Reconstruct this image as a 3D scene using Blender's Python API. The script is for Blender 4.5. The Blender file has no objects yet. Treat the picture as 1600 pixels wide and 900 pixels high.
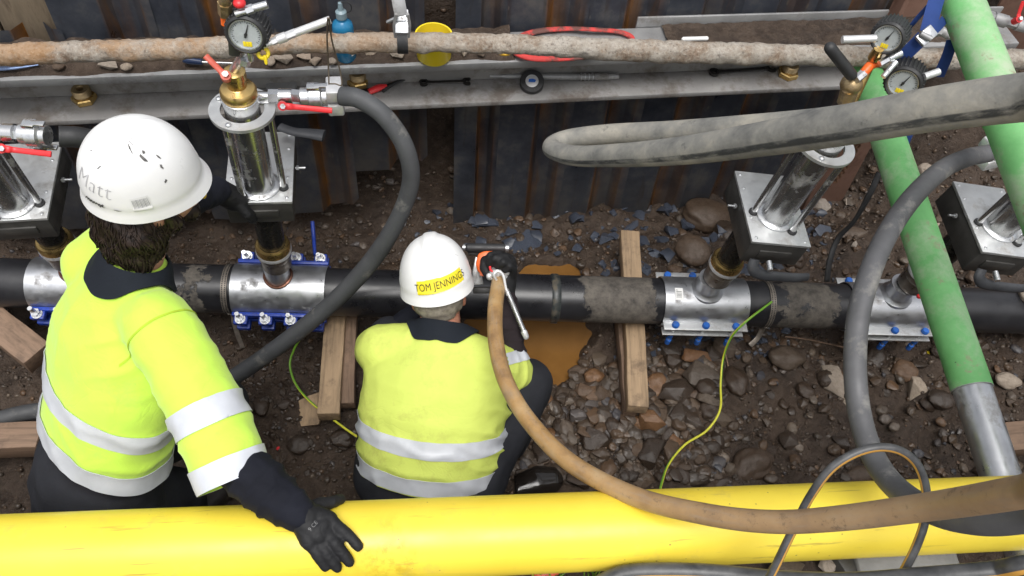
import bpy, bmesh, math, random
import numpy as np
from mathutils import Vector, Matrix, noise, Quaternion
random.seed(7)
rnd = random.random
sc = bpy.context.scene
COL = sc.collection
V = Vector
PI = math.pi

# ------------------------------------------------------------------ camera, sky, sun, exposure
FPX, CAMH = 1209.0, 2.85            # focal length in photo pixels (1600 wide), eye height above the trench floor
_n = V((-120.0, 830.0, 1209.0)).normalized()
_sl = -0.02
_X = V((1, _sl, -(_n.x + _n.y * _sl) / _n.z)).normalized()
_Z = -_n
_Y = _Z.cross(_X)
CP = V((0, 0, CAMH))
cam = bpy.data.objects.new('camera', bpy.data.cameras.new('camera'))
COL.objects.link(cam)
right = V((_X.x, _Y.x, _Z.x)); down = V((_X.y, _Y.y, _Z.y)); fwd = V((_X.z, _Y.z, _Z.z))
cm = Matrix.Identity(4)
for i in range(3):
    cm[i][0] = right[i]; cm[i][1] = -down[i]; cm[i][2] = -fwd[i]; cm[i][3] = CP[i]
cam.matrix_world = cm
cam.data.sensor_width = 36.0
cam.data.lens = 36.0 * FPX / 1600.0
cam.data.clip_start = 0.05
cam.data.clip_end = 2000
sc.camera = cam

w = bpy.data.worlds.new('World'); sc.world = w; w.use_nodes = True
nt = w.node_tree
bg = nt.nodes['Background']
sky = nt.nodes.new('ShaderNodeTexSky')
sky.sky_type = 'NISHITA'; sky.sun_disc = False
SUN_EL, SUN_ROT = math.radians(72), math.radians(185)
sky.sun_elevation = SUN_EL; sky.sun_rotation = SUN_ROT
sky.air_density = 1.0; sky.dust_density = 4.0; sky.ozone_density = 1.0
hs = nt.nodes.new('ShaderNodeHueSaturation'); hs.inputs['Saturation'].default_value = 0.22
nt.links.new(sky.outputs[0], hs.inputs['Color']); nt.links.new(hs.outputs[0], bg.inputs['Color'])
bg.inputs['Strength'].default_value = 0.15
sl = bpy.data.lights.new('sun', 'SUN'); so = bpy.data.objects.new('sun', sl); COL.objects.link(so)
sl.energy = 1.3; sl.angle = math.radians(35); sl.color = (1.0, 0.98, 0.95)
# the sky's sun_rotation is measured clockwise from +Y
sd = V((math.sin(SUN_ROT) * math.cos(SUN_EL), math.cos(SUN_ROT) * math.cos(SUN_EL), math.sin(SUN_EL)))
so.rotation_euler = sd.to_track_quat('Z', 'Y').to_euler()
so.location = (0, -3, 8)
sc.view_settings.view_transform = 'Standard'
sc.view_settings.look = 'None'
sc.view_settings.exposure = 0.5
sc.view_settings.gamma = 1.0

# ------------------------------------------------------------------ picture to place helpers
def ray(px, py):
    c = V(((px - 800) / FPX, (py - 450) / FPX, 1.0))
    return V((_X.dot(c), _Y.dot(c), _Z.dot(c)))
def P(px, py, d=None, z=None, y=None):
    r = ray(px, py)
    t = d if d is not None else ((z - CAMH) / r.z if z is not None else y / r.y)
    return CP + r * t

# ------------------------------------------------------------------ mesh builder
def frame(o, z, x=None):
    """4x4 with origin o, local z along z and local x as near x as possible"""
    z = V(z).normalized()
    x = V(x) if x is not None else (V((1, 0, 0)) if abs(z.x) < .9 else V((0, 1, 0)))
    x = (x - z * x.dot(z)).normalized()
    y = z.cross(x)
    m = Matrix.Identity(4)
    for i in range(3):
        m[i][0] = x[i]; m[i][1] = y[i]; m[i][2] = z[i]; m[i][3] = o[i]
    return m
def catmull(pts, n=8, closed=False):
    pts = [np.array(p, float) for p in pts]
    out = []
    N = len(pts)
    rng = range(N if closed else N - 1)
    for i in rng:
        if closed:
            p0, p1, p2, p3 = pts[i - 1], pts[i], pts[(i + 1) % N], pts[(i + 2) % N]
        else:
            p1, p2 = pts[i], pts[i + 1]
            p0 = pts[i - 1] if i > 0 else 2 * p1 - p2
            p3 = pts[i + 2] if i + 2 < N else 2 * p2 - p1
        for k in range(n):
            t = k / n
            out.append(.5 * (2 * p1 + (p2 - p0) * t + (2 * p0 - 5 * p1 + 4 * p2 - p3) * t * t + (3 * p1 - p0 - 3 * p2 + p3) * t ** 3))
    if not closed:
        out.append(pts[-1])
    return out
class MB:
    def __init__(s, T=None):
        s.bm = bmesh.new(); s.T = T or Matrix.Identity(4)
        s.uv = s.bm.loops.layers.uv.new('UVMap')
    def v(s, co):
        return s.bm.verts.new(s.T @ V(co))
    def face(s, vs):
        try: return s.bm.faces.new(vs)
        except ValueError: return None
    def box(s, c, size, M=None, bev=0.0, seg=2):
        M = M or Matrix.Identity(4)
        r = bmesh.ops.create_cube(s.bm, size=1.0, matrix=s.T @ M @ Matrix.Translation(V(c)) @ Matrix.Diagonal((size[0], size[1], size[2], 1)))
        if bev:
            es = {e for v in r['verts'] for e in v.link_edges}
            bmesh.ops.bevel(s.bm, geom=list(es), offset=bev, segments=seg, profile=.5, affect='EDGES', clamp_overlap=True)
        return s
    def lathe(s, M, prof, seg=28, closed=False, arc=None):
        M = s.T @ (M or Matrix.Identity(4))
        rings = []
        full = arc is None
        a0, a1 = (0, 2 * PI) if full else arc
        n = seg if full else seg + 1
        for r, z in prof:
            if r < 1e-6 and full:
                rings.append([s.bm.verts.new(M @ V((0, 0, z)))])
            else:
                rings.append([s.bm.verts.new(M @ V((r * math.cos(a0 + (a1 - a0) * i / seg), r * math.sin(a0 + (a1 - a0) * i / seg), z))) for i in range(n)])
        pairs = list(zip(rings[:-1], rings[1:]))
        if closed: pairs.append((rings[-1], rings[0]))
        for A, B in pairs:
            m = seg
            for i in range(m):
                j = (i + 1) % n
                if len(A) == 1 and len(B) == 1: continue
                if len(A) == 1: s.face([A[0], B[i], B[j]])
                elif len(B) == 1: s.face([A[i], A[j], B[0]])
                else: s.face([A[i], A[j], B[j], B[i]])
        return s
    def cyl(s, p0, p1, r0, r1=None, seg=24, x=None):
        p0, p1 = V(p0), V(p1)
        r1 = r0 if r1 is None else r1
        L = (p1 - p0).length
        return s.lathe(frame(p0, p1 - p0, x), [(0, 0), (r0, 0), (r1, L), (0, L)], seg)
    def hexnut(s, p0, p1, r, x=None):
        return s.cyl(p0, p1, r, seg=6, x=x)
    def tube(s, pts, r, seg=14, n=8, closed=False, flat=None, smooth=True, nrm=None):
        """swept tube; r number or list per control point; flat = (across, updown) multipliers"""
        N = len(pts)
        rs = r if isinstance(r, (list, tuple)) else [r] * N
        if smooth:
            q = catmull([list(p) + [k] for p, k in zip(pts, rs)], n, closed)
        else:
            q = [np.array(list(p) + [k], float) for p, k in zip(pts, rs)]
        C = [V(a[:3]) for a in q]; R = [a[3] for a in q]
        m = len(C)
        rings = []; ln = 0; lens = []
        up = V(nrm) if nrm is not None else None
        prev = None
        for i in range(m):
            a = C[i - 1] if (i > 0 or closed) else C[i]
            b = C[(i + 1) % m] if (i < m - 1 or closed) else C[i]
            t = (b - a).normalized()
            if i: ln += (C[i] - C[i - 1]).length
            lens.append(ln)
            if prev is None:
                h = up or (V((0, 0, 1)) if abs(t.z) < .9 else V((0, 1, 0)))
            else:
                h = up or prev
            y = (h - t * h.dot(t)).normalized(); x = y.cross(t); prev = y
            fx, fy = flat or (1, 1)
            rings.append([s.bm.verts.new(s.T @ (C[i] + x * (R[i] * fx * math.cos(2 * PI * k / seg)) + y * (R[i] * fy * math.sin(2 * PI * k / seg)))) for k in range(seg)])
        for i in range(m if closed else m - 1):
            A, B = rings[i], rings[(i + 1) % m]
            l0, l1 = lens[i], lens[i + 1] if i + 1 < m else ln + .02
            for k in range(seg):
                f = s.face([A[k], A[(k + 1) % seg], B[(k + 1) % seg], B[k]])
                if f:
                    for lp, uv in zip(f.loops, ((l0, k / seg), (l0, (k + 1) / seg), (l1, (k + 1) / seg), (l1, k / seg))):
                        lp[s.uv].uv = uv
        if not closed:
            s.face(rings[0][::-1]); s.face(rings[-1])
        return s
    def torus(s, M, R, r, seg=32, rs=10):
        return s.lathe(M, [(R + r * math.cos(2 * PI * k / rs), r * math.sin(2 * PI * k / rs)) for k in range(rs)], seg, closed=True)
    def annulus(s, M, r0, r1, h, seg=40):
        return s.lathe(M, [(r0, 0), (r1, 0), (r1, h), (r0, h)], seg, closed=True)
    def ell(s, c, rad, M=None, u=16, v=10):
        bmesh.ops.create_uvsphere(s.bm, u_segments=u, v_segments=v, radius=1.0,
                                  matrix=s.T @ (M or Matrix.Identity(4)) @ Matrix.Translation(V(c)) @ Matrix.Diagonal((rad[0], rad[1], rad[2], 1)))
        return s
    def cap(s, p0, p1, r0, r1, seg=14):
        """tapered capsule"""
        p0, p1 = V(p0), V(p1)
        L = (p1 - p0).length
        pr = [(0, -r0)] + [(r0 * math.sin(a), -r0 * math.cos(a)) for a in (.4, .8, 1.2)] + [(r0, 0), (r1, L)] + [(r1 * math.cos(a), L + r1 * math.sin(a)) for a in (.4, .8, 1.2)] + [(0, L + r1)]
        return s.lathe(frame(p0, p1 - p0), pr, seg)
    def loft(s, rings, seg=28, power=2.0):
        """rings: (centre, xvec, yvec) with vectors as half axes"""
        RR = []
        for c, x, y in rings:
            rr = []
            for k in range(seg):
                a = 2 * PI * k / seg
                ca, sa = math.cos(a), math.sin(a)
                ca = math.copysign(abs(ca) ** (2 / power), ca); sa = math.copysign(abs(sa) ** (2 / power), sa)
                rr.append(s.bm.verts.new(s.T @ (V(c) + V(x) * ca + V(y) * sa)))
            RR.append(rr)
        for A, B in zip(RR[:-1], RR[1:]):
            for k in range(seg):
                s.face([A[k], A[(k + 1) % seg], B[(k + 1) % seg], B[k]])
        s.face(RR[0][::-1]); s.face(RR[-1])
        return s
    def prism(s, poly, h, M=None, bev=0.0):
        M = s.T @ (M or Matrix.Identity(4))
        A = [s.bm.verts.new(M @ V((x, y, 0))) for x, y in poly]
        B = [s.bm.verts.new(M @ V((x, y, h))) for x, y in poly]
        n = len(poly)
        fs = [s.face(A[::-1]), s.face(B)] + [s.face([A[i], A[(i + 1) % n], B[(i + 1) % n], B[i]]) for i in range(n)]
        if bev:
            es = {e for f in fs if f for e in f.edges}
            bmesh.ops.bevel(s.bm, geom=list(es), offset=bev, segments=2, profile=.5, affect='EDGES', clamp_overlap=True)
        return s
    def mesh(s, me):
        s.bm.from_mesh(me); return s

OFF = {}                                    # world offset of the root each object hangs from
def thing(name, label, cat, loc, group=None):
    o = bpy.data.objects.new(name, None); COL.objects.link(o)
    o.empty_display_size = .05
    o.location = loc; OFF[o.name] = V(loc)
    o['label'] = label; o['category'] = cat
    if group: o['group'] = group
    return o
def tag(o, label, cat, group=None):
    o['label'] = label; o['category'] = cat
    if group: o['group'] = group
    return o
def finish(me, ang):
    me.polygons.foreach_set('use_smooth', [True] * len(me.polygons))
    if ang < 179: me.set_sharp_from_angle(angle=math.radians(ang))
def obj(name, mb, mats, parent=None, ang=38, label=None, origin=None, recalc=True):
    """one mesh object; coordinates in mb are world coordinates"""
    bm = mb.bm if isinstance(mb, MB) else mb
    off = OFF[parent.name] if parent else None
    if off is None:
        if origin is None:
            c = V((0, 0, 0)); zmin = 1e9
            for v in bm.verts: c += v.co; zmin = min(zmin, v.co.z)
            c /= max(1, len(bm.verts)); c.z = zmin
            origin = c
        off = V(origin)
    bmesh.ops.translate(bm, verts=bm.verts, vec=-off)
    if recalc: bmesh.ops.recalc_face_normals(bm, faces=bm.faces)
    me = bpy.data.meshes.new(name); bm.to_mesh(me); bm.free()
    finish(me, ang)
    for m in (mats if isinstance(mats, (list, tuple)) else [mats]): me.materials.append(m)
    o = bpy.data.objects.new(name, me); COL.objects.link(o)
    if parent: o.parent = parent
    else: o.location = off
    OFF[o.name] = off
    if label: o['label'] = label
    return o
def struct(o, kind='structure'):
    o['kind'] = kind; return o
def evaluated(bm, mods):
    """run modifiers on a bmesh (remesh, smooth) and give the mesh back, no operators"""
    me = bpy.data.meshes.new('tmp'); bm.to_mesh(me); bm.free()
    o = bpy.data.objects.new('tmp', me); COL.objects.link(o)
    for kind, kw in mods:
        m = o.modifiers.new(kind, kind)
        for k, val in kw.items(): setattr(m, k, val)
    dg = bpy.context.evaluated_depsgraph_get(); dg.update()
    out = bpy.data.meshes.new_from_object(o.evaluated_get(dg))
    bpy.data.objects.remove(o); bpy.data.meshes.remove(me)
    return out
def union(mb, voxel=.012, smooth=6, fac=.5):
    """voxel union of everything in mb -> new MB"""
    bmesh.ops.recalc_face_normals(mb.bm, faces=mb.bm.faces)
    me = evaluated(mb.bm, [('REMESH', dict(mode='VOXEL', voxel_size=voxel)), ('SMOOTH', dict(factor=fac, iterations=smooth))])
    r = MB(); r.bm.from_mesh(me); bpy.data.meshes.remove(me)
    r.uv = r.bm.loops.layers.uv.verify()
    return r
def fbm(p, o=3):
    return noise.fractal(p, 1.0, 2.0, o)
def displace(mb, fn):
    mb.bm.normal_update()
    mv = [(v, v.normal.copy(), fn(v.co, v.normal)) for v in mb.bm.verts]
    for v, n, d in mv: v.co += n * d
    return mb

# ------------------------------------------------------------------ materials
def lin(c):                                   # photo-like sRGB 0..255 to linear
    return tuple(((x / 255) / 12.92 if x / 255 <= .04045 else ((x / 255 + .055) / 1.055) ** 2.4) for x in c)
class NT:
    def __init__(s, name):
        s.m = bpy.data.materials.new(name); s.m.use_nodes = True
        s.t = s.m.node_tree; s.b = s.t.nodes['Principled BSDF']
        s.tc = s.t.nodes.new('ShaderNodeTexCoord')
    def link(s, a, b): s.t.links.new(a, b)
    def n(s, typ, **kw):
        nd = s.t.nodes.new(typ)
        for k, v in kw.items(): setattr(nd, k, v)
        return nd
    def mapping(s, scale, src='Object'):
        mp = s.n('ShaderNodeMapping'); s.link(s.tc.outputs[src], mp.inputs['Vector'])
        mp.inputs['Scale'].default_value = scale if isinstance(scale, (tuple, list)) else (scale,) * 3
        return mp.outputs[0]
    def noise(s, vec, scale=5, detail=6, rough=.6):
        nd = s.n('ShaderNodeTexNoise'); nd.inputs['Scale'].default_value = scale
        nd.inputs['Detail'].default_value = detail; nd.inputs['Roughness'].default_value = rough
        if vec is not None: s.link(vec, nd.inputs['Vector'])
        return nd.outputs['Fac']
    def ramp(s, fac, stops, interp='LINEAR'):
        r = s.n('ShaderNodeValToRGB'); r.color_ramp.interpolation = interp
        el = r.color_ramp.elements
        while len(el) < len(stops): el.new(.5)
        for e, (p, c) in zip(el, stops):
            e.position = p; e.color = (c, c, c, 1) if isinstance(c, (int, float)) else (*c[:3], 1)
        s.link(fac, r.inputs[0]); return r.outputs[0]
    def mix(s, fac, a, b):
        m = s.n('ShaderNodeMix', data_type='RGBA')
        for sock, val in ((m.inputs[0], fac), (m.inputs[6], a), (m.inputs[7], b)):
            if isinstance(val, bpy.types.NodeSocket): s.link(val, sock)
            elif isinstance(val, (int, float)): sock.default_value = val
            else: sock.default_value = (*val[:3], 1)
        return m.outputs[2]
    def math(s, op, a, b=0.0, c=0.0):
        m = s.n('ShaderNodeMath', operation=op)
        for sock, val in zip(m.inputs, (a, b, c)):
            if isinstance(val, bpy.types.NodeSocket): s.link(val, sock)
            else: sock.default_value = val
        return m.outputs[0]
    def set(s, **kw):
        for k, val in kw.items():
            k = {'color': 'Base Color', 'rough': 'Roughness', 'metal': 'Metallic', 'spec': 'Specular IOR Level', 'coat': 'Coat Weight', 'coatr': 'Coat Roughness', 'sheen': 'Sheen Weight', 'sss': 'Subsurface Weight', 'trans': 'Transmission Weight', 'alpha': 'Alpha'}.get(k, k)
            sock = s.b.inputs[k]
            if isinstance(val, bpy.types.NodeSocket): s.link(val, sock)
            elif isinstance(val, (int, float)): sock.default_value = val
            else: sock.default_value = (*val[:3], 1)
        return s
    def bump(s, h, strength=.3, dist=.005, prev=None):
        b = s.n('ShaderNodeBump'); b.inputs['Strength'].default_value = strength; b.inputs['Distance'].default_value = dist
        s.link(h, b.inputs['Height'])
        if prev is not None: s.link(prev, b.inputs['Normal'])
        s.link(b.outputs[0], s.b.inputs['Normal']); return b.outputs[0]
    def sep(s, vec):
        x = s.n('ShaderNodeSeparateXYZ'); s.link(vec, x.inputs[0]); return x.outputs
def mat(name, col, rough=.5, metal=0.0, var=.18, scale=9, dirt=None, damt=.5, dscale=6, bump=.0, bscale=60, rvar=.12, stretch=None, src='Object', **kw):
    """general worn material: value noise, patches of dirt with edges of their own, roughness noise, bump"""
    n = NT(name)
    vec = n.mapping(stretch or 1.0, src)
    a = n.noise(vec, scale, 5)
    dark = tuple(c * (1 - var) for c in col); lite = tuple(min(1, c * (1 + var)) for c in col)
    c = n.ramp(a, [(.3, dark), (.7, lite)])
    r = n.ramp(n.noise(vec, scale * 2.3, 4), [(.3, max(.03, rough - rvar)), (.7, min(1, rough + rvar))])
    if dirt:
        dm = n.noise(vec, dscale, 8, .7)
        k = n.ramp(dm, [(.62 - .3 * damt, 0.0), (.74 - .24 * damt, 1.0)])
        c = n.mix(n.math('MULTIPLY', k, .85), c, dirt)
        r = n.mix(k, r, (.85,) * 3)
        if metal:
            n.set(metal=n.math('SUBTRACT', metal, n.math('MULTIPLY', k, metal * .9)))
    elif metal: n.set(metal=metal)
    n.set(color=c, rough=r, **kw)
    if bump: n.bump(n.noise(vec, bscale, 6), bump, .004)
    return n.m
M = {}
M['steel'] = mat('brushed_steel', (.50, .51, .53), .38, .9, .14, 14, dirt=(.16, .14, .12), damt=.22, dscale=8, bump=.05, bscale=90)
M['chrome'] = mat('polished_steel', (.62, .62, .62), .24, .95, .10, 8, rvar=.08, dirt=(.15, .13, .11), damt=.16, dscale=9)
M['plate'] = mat('machined_plate', (.56, .57, .57), .48, .75, .12, 16, dirt=(.22, .20, .18), damt=.30, dscale=6)
M['zinc'] = mat('zinc_plated', (.62, .63, .64), .34, .9, .14, 30, dirt=(.16, .14, .12), damt=.2, dscale=26)
M['brass'] = mat('brass', (.62, .43, .17), .32, .95, .15, 18, dirt=(.13, .09, .05), damt=.1, dscale=16)
M['bronze'] = mat('dull_brass', (.42, .31, .17), .42, .85, .25, 18, dirt=(.08, .06, .04), damt=.3, dscale=20)
M['blackpaint'] = mat('black_painted_steel', (.045, .043, .040), .42, 0, .4, 12, dirt=(.09, .075, .055), damt=.18, dscale=7)
M['blackpipe'] = mat('black_spool', (.03, .029, .027), .25, .5, .3, 10, dirt=(.10, .08, .06), damt=.2, dscale=9)
M['rubber'] = mat('black_rubber', (.022, .022, .023), .55, 0, .3, 20, dirt=(.10, .09, .075), damt=.1, dscale=14)
M['greyhose'] = mat('grey_rubber_hose', (.058, .060, .063), .62, 0, .22, 9, dirt=(.20, .19, .17), damt=.18, dscale=11, bump=.12, bscale=120)
M['red'] = mat('red_handle', (.62, .025, .03), .38, 0, .12, 20)
M['rust_red'] = mat('faded_red_handle', (.50, .085, .05), .5, 0, .15, 20)
M['orange'] = mat('orange_plastic', (.80, .13, .015), .42, 0, .10, 14, dirt=(.10, .06, .04), damt=.1)
M['blue'] = mat('blue_coating', (.012, .045, .32), .38, 0, .2, 15, dirt=(.05, .045, .05), damt=.12, dscale=14)
M['bluecap'] = mat('blue_cap', (.02, .12, .46), .45, 0, .2, 20, dirt=(.06, .06, .07), damt=.2, dscale=60)
M['yellowp'] = mat('yellow_plastic', (.80, .62, .02), .35, 0, .06, 5, dirt=(.30, .22, .05), damt=.06, dscale=16)
M['white'] = mat('white_label', (.80, .80, .78), .5, 0, .03, 20)
M['ink'] = mat('black_ink', (.02, .02, .02), .6, 0, .1, 20)
M['inkfade'] = mat('faded_pen', (.42, .42, .43), .7, 0, .3, 40)
M['timber'] = None
# ------------------------------------------------------------------ setting materials
def timber_mat(name, col, stain):
    n = NT(name); v = n.mapping((1, 1, 1)); g = n.mapping((18, 1.2, 18))
    gr = n.noise(g, 3.0, 6, .65)
    c = n.ramp(gr, [(.25, tuple(k * .45 for k in col)), (.5, col), (.8, tuple(min(1, k * 1.35) for k in col))])
    k = n.ramp(n.noise(v, 7, 8, .7), [(.52, 0.), (.7, 1.)])
    c = n.mix(n.math('MULTIPLY', k, .8), c, stain)
    n.set(color=c, rough=.75); n.bump(gr, .35, .004); return n.m
M['timber'] = timber_mat('sawn_timber', (.36, .25, .15), (.09, .06, .04))
M['timber_dark'] = timber_mat('muddy_timber', (.23, .15, .10), (.05, .035, .025))
def mud_mat():
    n = NT('wet_mud'); v = n.mapping(1.0)
    a = n.noise(v, 3.2, 8, .65); b = n.noise(v, 26, 8, .7); p = n.noise(v, 120, 5, .7)
    c = n.ramp(a, [(.3, (.016, .010, .007)), (.5, (.044, .028, .0185)), (.72, (.080, .053, .035))])
    c = n.mix(n.ramp(b, [(.4, 0.), (.75, .75)]), c, (.105, .075, .054))
    c = n.mix(n.ramp(p, [(.60, 0.), (.70, .6)]), c, (.16, .125, .095))
    r = n.ramp(n.noise(v, 5, 6, .7), [(.36, .24), (.6, .80)])
    n.set(color=c, rough=r, spec=.45)
    h = n.math('ADD', n.math('MULTIPLY', b, 1.0), n.math('MULTIPLY', p, .35))
    n.bump(h, .9, .018); return n.m
M['mud'] = mud_mat()
def stone_mat(name, cols, per='obj', rough=.5, speck=.5):
    n = NT(name); v = n.mapping(1.0)
    if per == 'obj': rn = n.n('ShaderNodeObjectInfo').outputs['Random']
    else: rn = n.n('ShaderNodeNewGeometry').outputs['Random Per Island']
    st = [(i / (len(cols) - 1), c) for i, c in enumerate(cols)]
    c = n.ramp(rn, st)
    a = n.noise(v, 9, 8, .7); b = n.noise(v, 55, 6, .7)
    c = n.mix(n.ramp(a, [(.35, .0), (.7, .6)]), c, tuple(k * .45 for k in cols[0]))
    c = n.mix(n.ramp(b, [(.55, 0.), (.75, speck)]), c, (.20, .16, .12))
    n.set(color=c, rough=n.ramp(a, [(.3, max(.1, rough - .18)), (.7, min(1, rough + .25))]))
    n.bump(n.math('ADD', a, n.math('MULTIPLY', b, .4)), .5, .006); return n.m
BR = [(.070, .045, .029), (.11, .072, .045), (.085, .066, .050), (.15, .082, .042), (.105, .082, .060)]
M['stone'] = stone_mat('wet_brown_stone', BR)
M['stone_dark'] = stone_mat('wet_dark_stone', [(.034, .023, .016), (.064, .042, .028), (.052, .039, .030)], rough=.35, speck=.3)
M['stone_rust'] = stone_mat('ochre_stone', [(.16, .075, .03), (.20, .11, .055)], rough=.4)
M['stone_pale'] = stone_mat('pale_stone', [(.32, .25, .19), (.38, .31, .24), (.28, .25, .22)], rough=.7)
M['slate'] = stone_mat('blue_slate', [(.045, .054, .074), (.085, .10, .135), (.028, .032, .043)], rough=.32, speck=.2)
M['pebble'] = stone_mat('gravel', [(.042, .028, .019), (.080, .053, .034), (.062, .048, .036), (.13, .076, .042), (.046, .033, .024), (.17, .13, .095), (.055, .058, .07)], per='isl', rough=.42)
def sheet_mat():
    n = NT('trench_sheet_steel'); v = n.mapping(1.0); st = n.mapping((9, 9, .9))
    rn = n.n('ShaderNodeObjectInfo').outputs['Random']
    off = n.n('ShaderNodeVectorMath', operation='ADD'); n.link(v, off.inputs[0]); n.link(rn, off.inputs[1])
    o2 = n.n('ShaderNodeVectorMath', operation='ADD'); n.link(st, o2.inputs[0]); n.link(rn, o2.inputs[1])
    a = n.noise(off.outputs[0], 6, 7, .65); s = n.noise(o2.outputs[0], 2.2, 6, .6)
    c = n.ramp(a, [(.3, (.045, .051, .068)), (.50, (.088, .096, .118)), (.70, (.20, .19, .18))])
    c = n.mix(n.ramp(s, [(.58, 0.), (.70, .6)]), c, (.060, .038, .024))
    # orange rust runs on the inclined webs: an attribute painted where the web is
    at = n.n('ShaderNodeAttribute', attribute_name='web').outputs['Fac']
    zz = n.sep(n.tc.outputs['Object'])[2]
    ds = n.math('MULTIPLY', n.ramp(zz, [(.04, 1.), (.42, 0.)]), n.ramp(n.noise(off.outputs[0], 9, 8, .72), [(.36, .15), (.62, .8)]))
    c = n.mix(ds, c, (.15, .135, .118))
    vo = n.n('ShaderNodeTexVoronoi'); vo.inputs['Scale'].default_value = 1.0
    mp = n.mapping((30, 30, 11)); n.link(mp, vo.inputs['Vector'])
    sp = n.math('MULTIPLY', n.ramp(vo.outputs['Distance'], [(.13, 1.), (.19, 0.)]), n.ramp(n.noise(off.outputs[0], 2.5, 2), [(.5, 0.), (.58, .55)]))
    c = n.mix(sp, c, (.26, .23, .19))
    c = n.mix(n.math('MULTIPLY', at, n.ramp(n.noise(o2.outputs[0], 3.0, 5, .6), [(.40, .0), (.62, .6)])), c, (.16, .125, .095))
    k = n.math('MULTIPLY', at, n.ramp(n.noise(o2.outputs[0], 1.1, 5, .6), [(.42, .08), (.54, 1.)]))
    c = n.mix(n.math('MULTIPLY', k, .95), c, n.ramp(a, [(.35, (.13, .06, .022)), (.6, (.36, .15, .03)), (.8, (.20, .13, .07))]))
    n.set(color=c, rough=n.ramp(a, [(.3, .26), (.7, .62)]), metal=.15, spec=.5)
    n.bump(a, .25, .006); return n.m
M['sheet'] = sheet_mat()
M['brownplate'] = mat('rust_brown_plate', (.155, .085, .060), .7, 0, .25, 5, dirt=(.07, .03, .018), damt=.35, dscale=5, bump=.3, bscale=40)
M['tanboard'] = mat('tan_board', (.20, .155, .105), .75, 0, .25, 6, dirt=(.09, .065, .045), damt=.3, dscale=6, stretch=(6, 6, .8))
M['galv'] = mat('dusty_galvanised_steel', (.34, .34, .34), .5, .45, .22, 7, dirt=(.15, .135, .12), damt=.32, dscale=8, bump=.15, bscale=50)
M['waler'] = mat('dusty_beam', (.30, .29, .28), .6, .25, .20, 5, dirt=(.13, .105, .085), damt=.45, dscale=6, bump=.2, bscale=60)
def pvc_yellow():
    n = NT('yellow_gas_pipe'); v = n.mapping(1.0)
    a = n.noise(v, 3, 5); c = n.ramp(a, [(.3, (.78, .58, .045)), (.7, (.84, .66, .065))])
    st_ = n.n('ShaderNodeVectorMath', operation='DISTANCE'); n.link(n.tc.outputs['Object'], st_.inputs[0]); st_.inputs[1].default_value = YSTAIN
    sk = n.math('MULTIPLY', n.ramp(st_.outputs['Value'], [(.03, 1.), (.10, 0.)]), n.ramp(n.noise(v, 30, 7, .7), [(.44, 0.), (.60, .8)]))
    c = n.mix(sk, c, (.50, .33, .02))
    sc_ = n.noise(n.mapping((3.0, 60, 60)), 1.4, 4, .7)
    c = n.mix(n.math('MULTIPLY', n.ramp(sc_, [(.60, 0.), (.66, .75)]), n.ramp(n.noise(v, 2.6, 3), [(.42, 0.), (.55, 1.)])), c, (.42, .30, .05))
    c = n.mix(n.ramp(n.noise(v, 11, 8, .75), [(.57, 0.), (.74, .5)]), c, (.52, .40, .10))
    vo = n.n('ShaderNodeTexVoronoi'); vo.inputs['Scale'].default_value = 34; n.link(v, vo.inputs['Vector'])
    c = n.mix(n.math('MULTIPLY', n.ramp(vo.outputs['Distance'], [(.05, .8), (.10, 0.)]), n.ramp(n.noise(v, 6, 2), [(.5, 0.), (.6, 1.)])), c, (.22, .15, .05))
    n.set(color=c, rough=n.ramp(n.noise(v, 8, 5), [(.3, .28), (.7, .45)]), spec=.45)
    n.bump(n.noise(v, 9, 6), .05, .004); return n.m
def black_pipe_mat():
    n = NT('black_main_pipe'); v = n.mapping(1.0); x = n.sep(n.tc.outputs['UV'])[0]
    a = n.noise(v, 8, 6); c = n.ramp(a, [(.3, (.010, .010, .012)), (.7, (.028, .028, .031))])
    win = n.ramp(n.math('DIVIDE', x, 5.0), WIN, 'LINEAR')
    blotch = n.noise(v, 10, 10, .74)
    e = n.math('ADD', blotch, n.math('MULTIPLY', win, .42))
    k = n.ramp(e, [(.69, 0.), (.72, 1.)])
    mud = n.ramp(n.noise(v, 24, 8, .72), [(.35, (.050, .044, .038)), (.5, (.10, .088, .074)), (.68, (.15, .132, .11))])
    c = n.mix(k, c, mud)
    n.set(color=c, rough=n.mix(k, n.ramp(a, [(.3, .24), (.7, .42)]), (.8,) * 3))
    n.bump(n.math('ADD', n.math('MULTIPLY', k, .6), n.math('MULTIPLY', n.noise(v, 60, 6, .7), n.math('ADD', n.math('MULTIPLY', k, .25), .08))), .45, .004); return n.m

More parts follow.
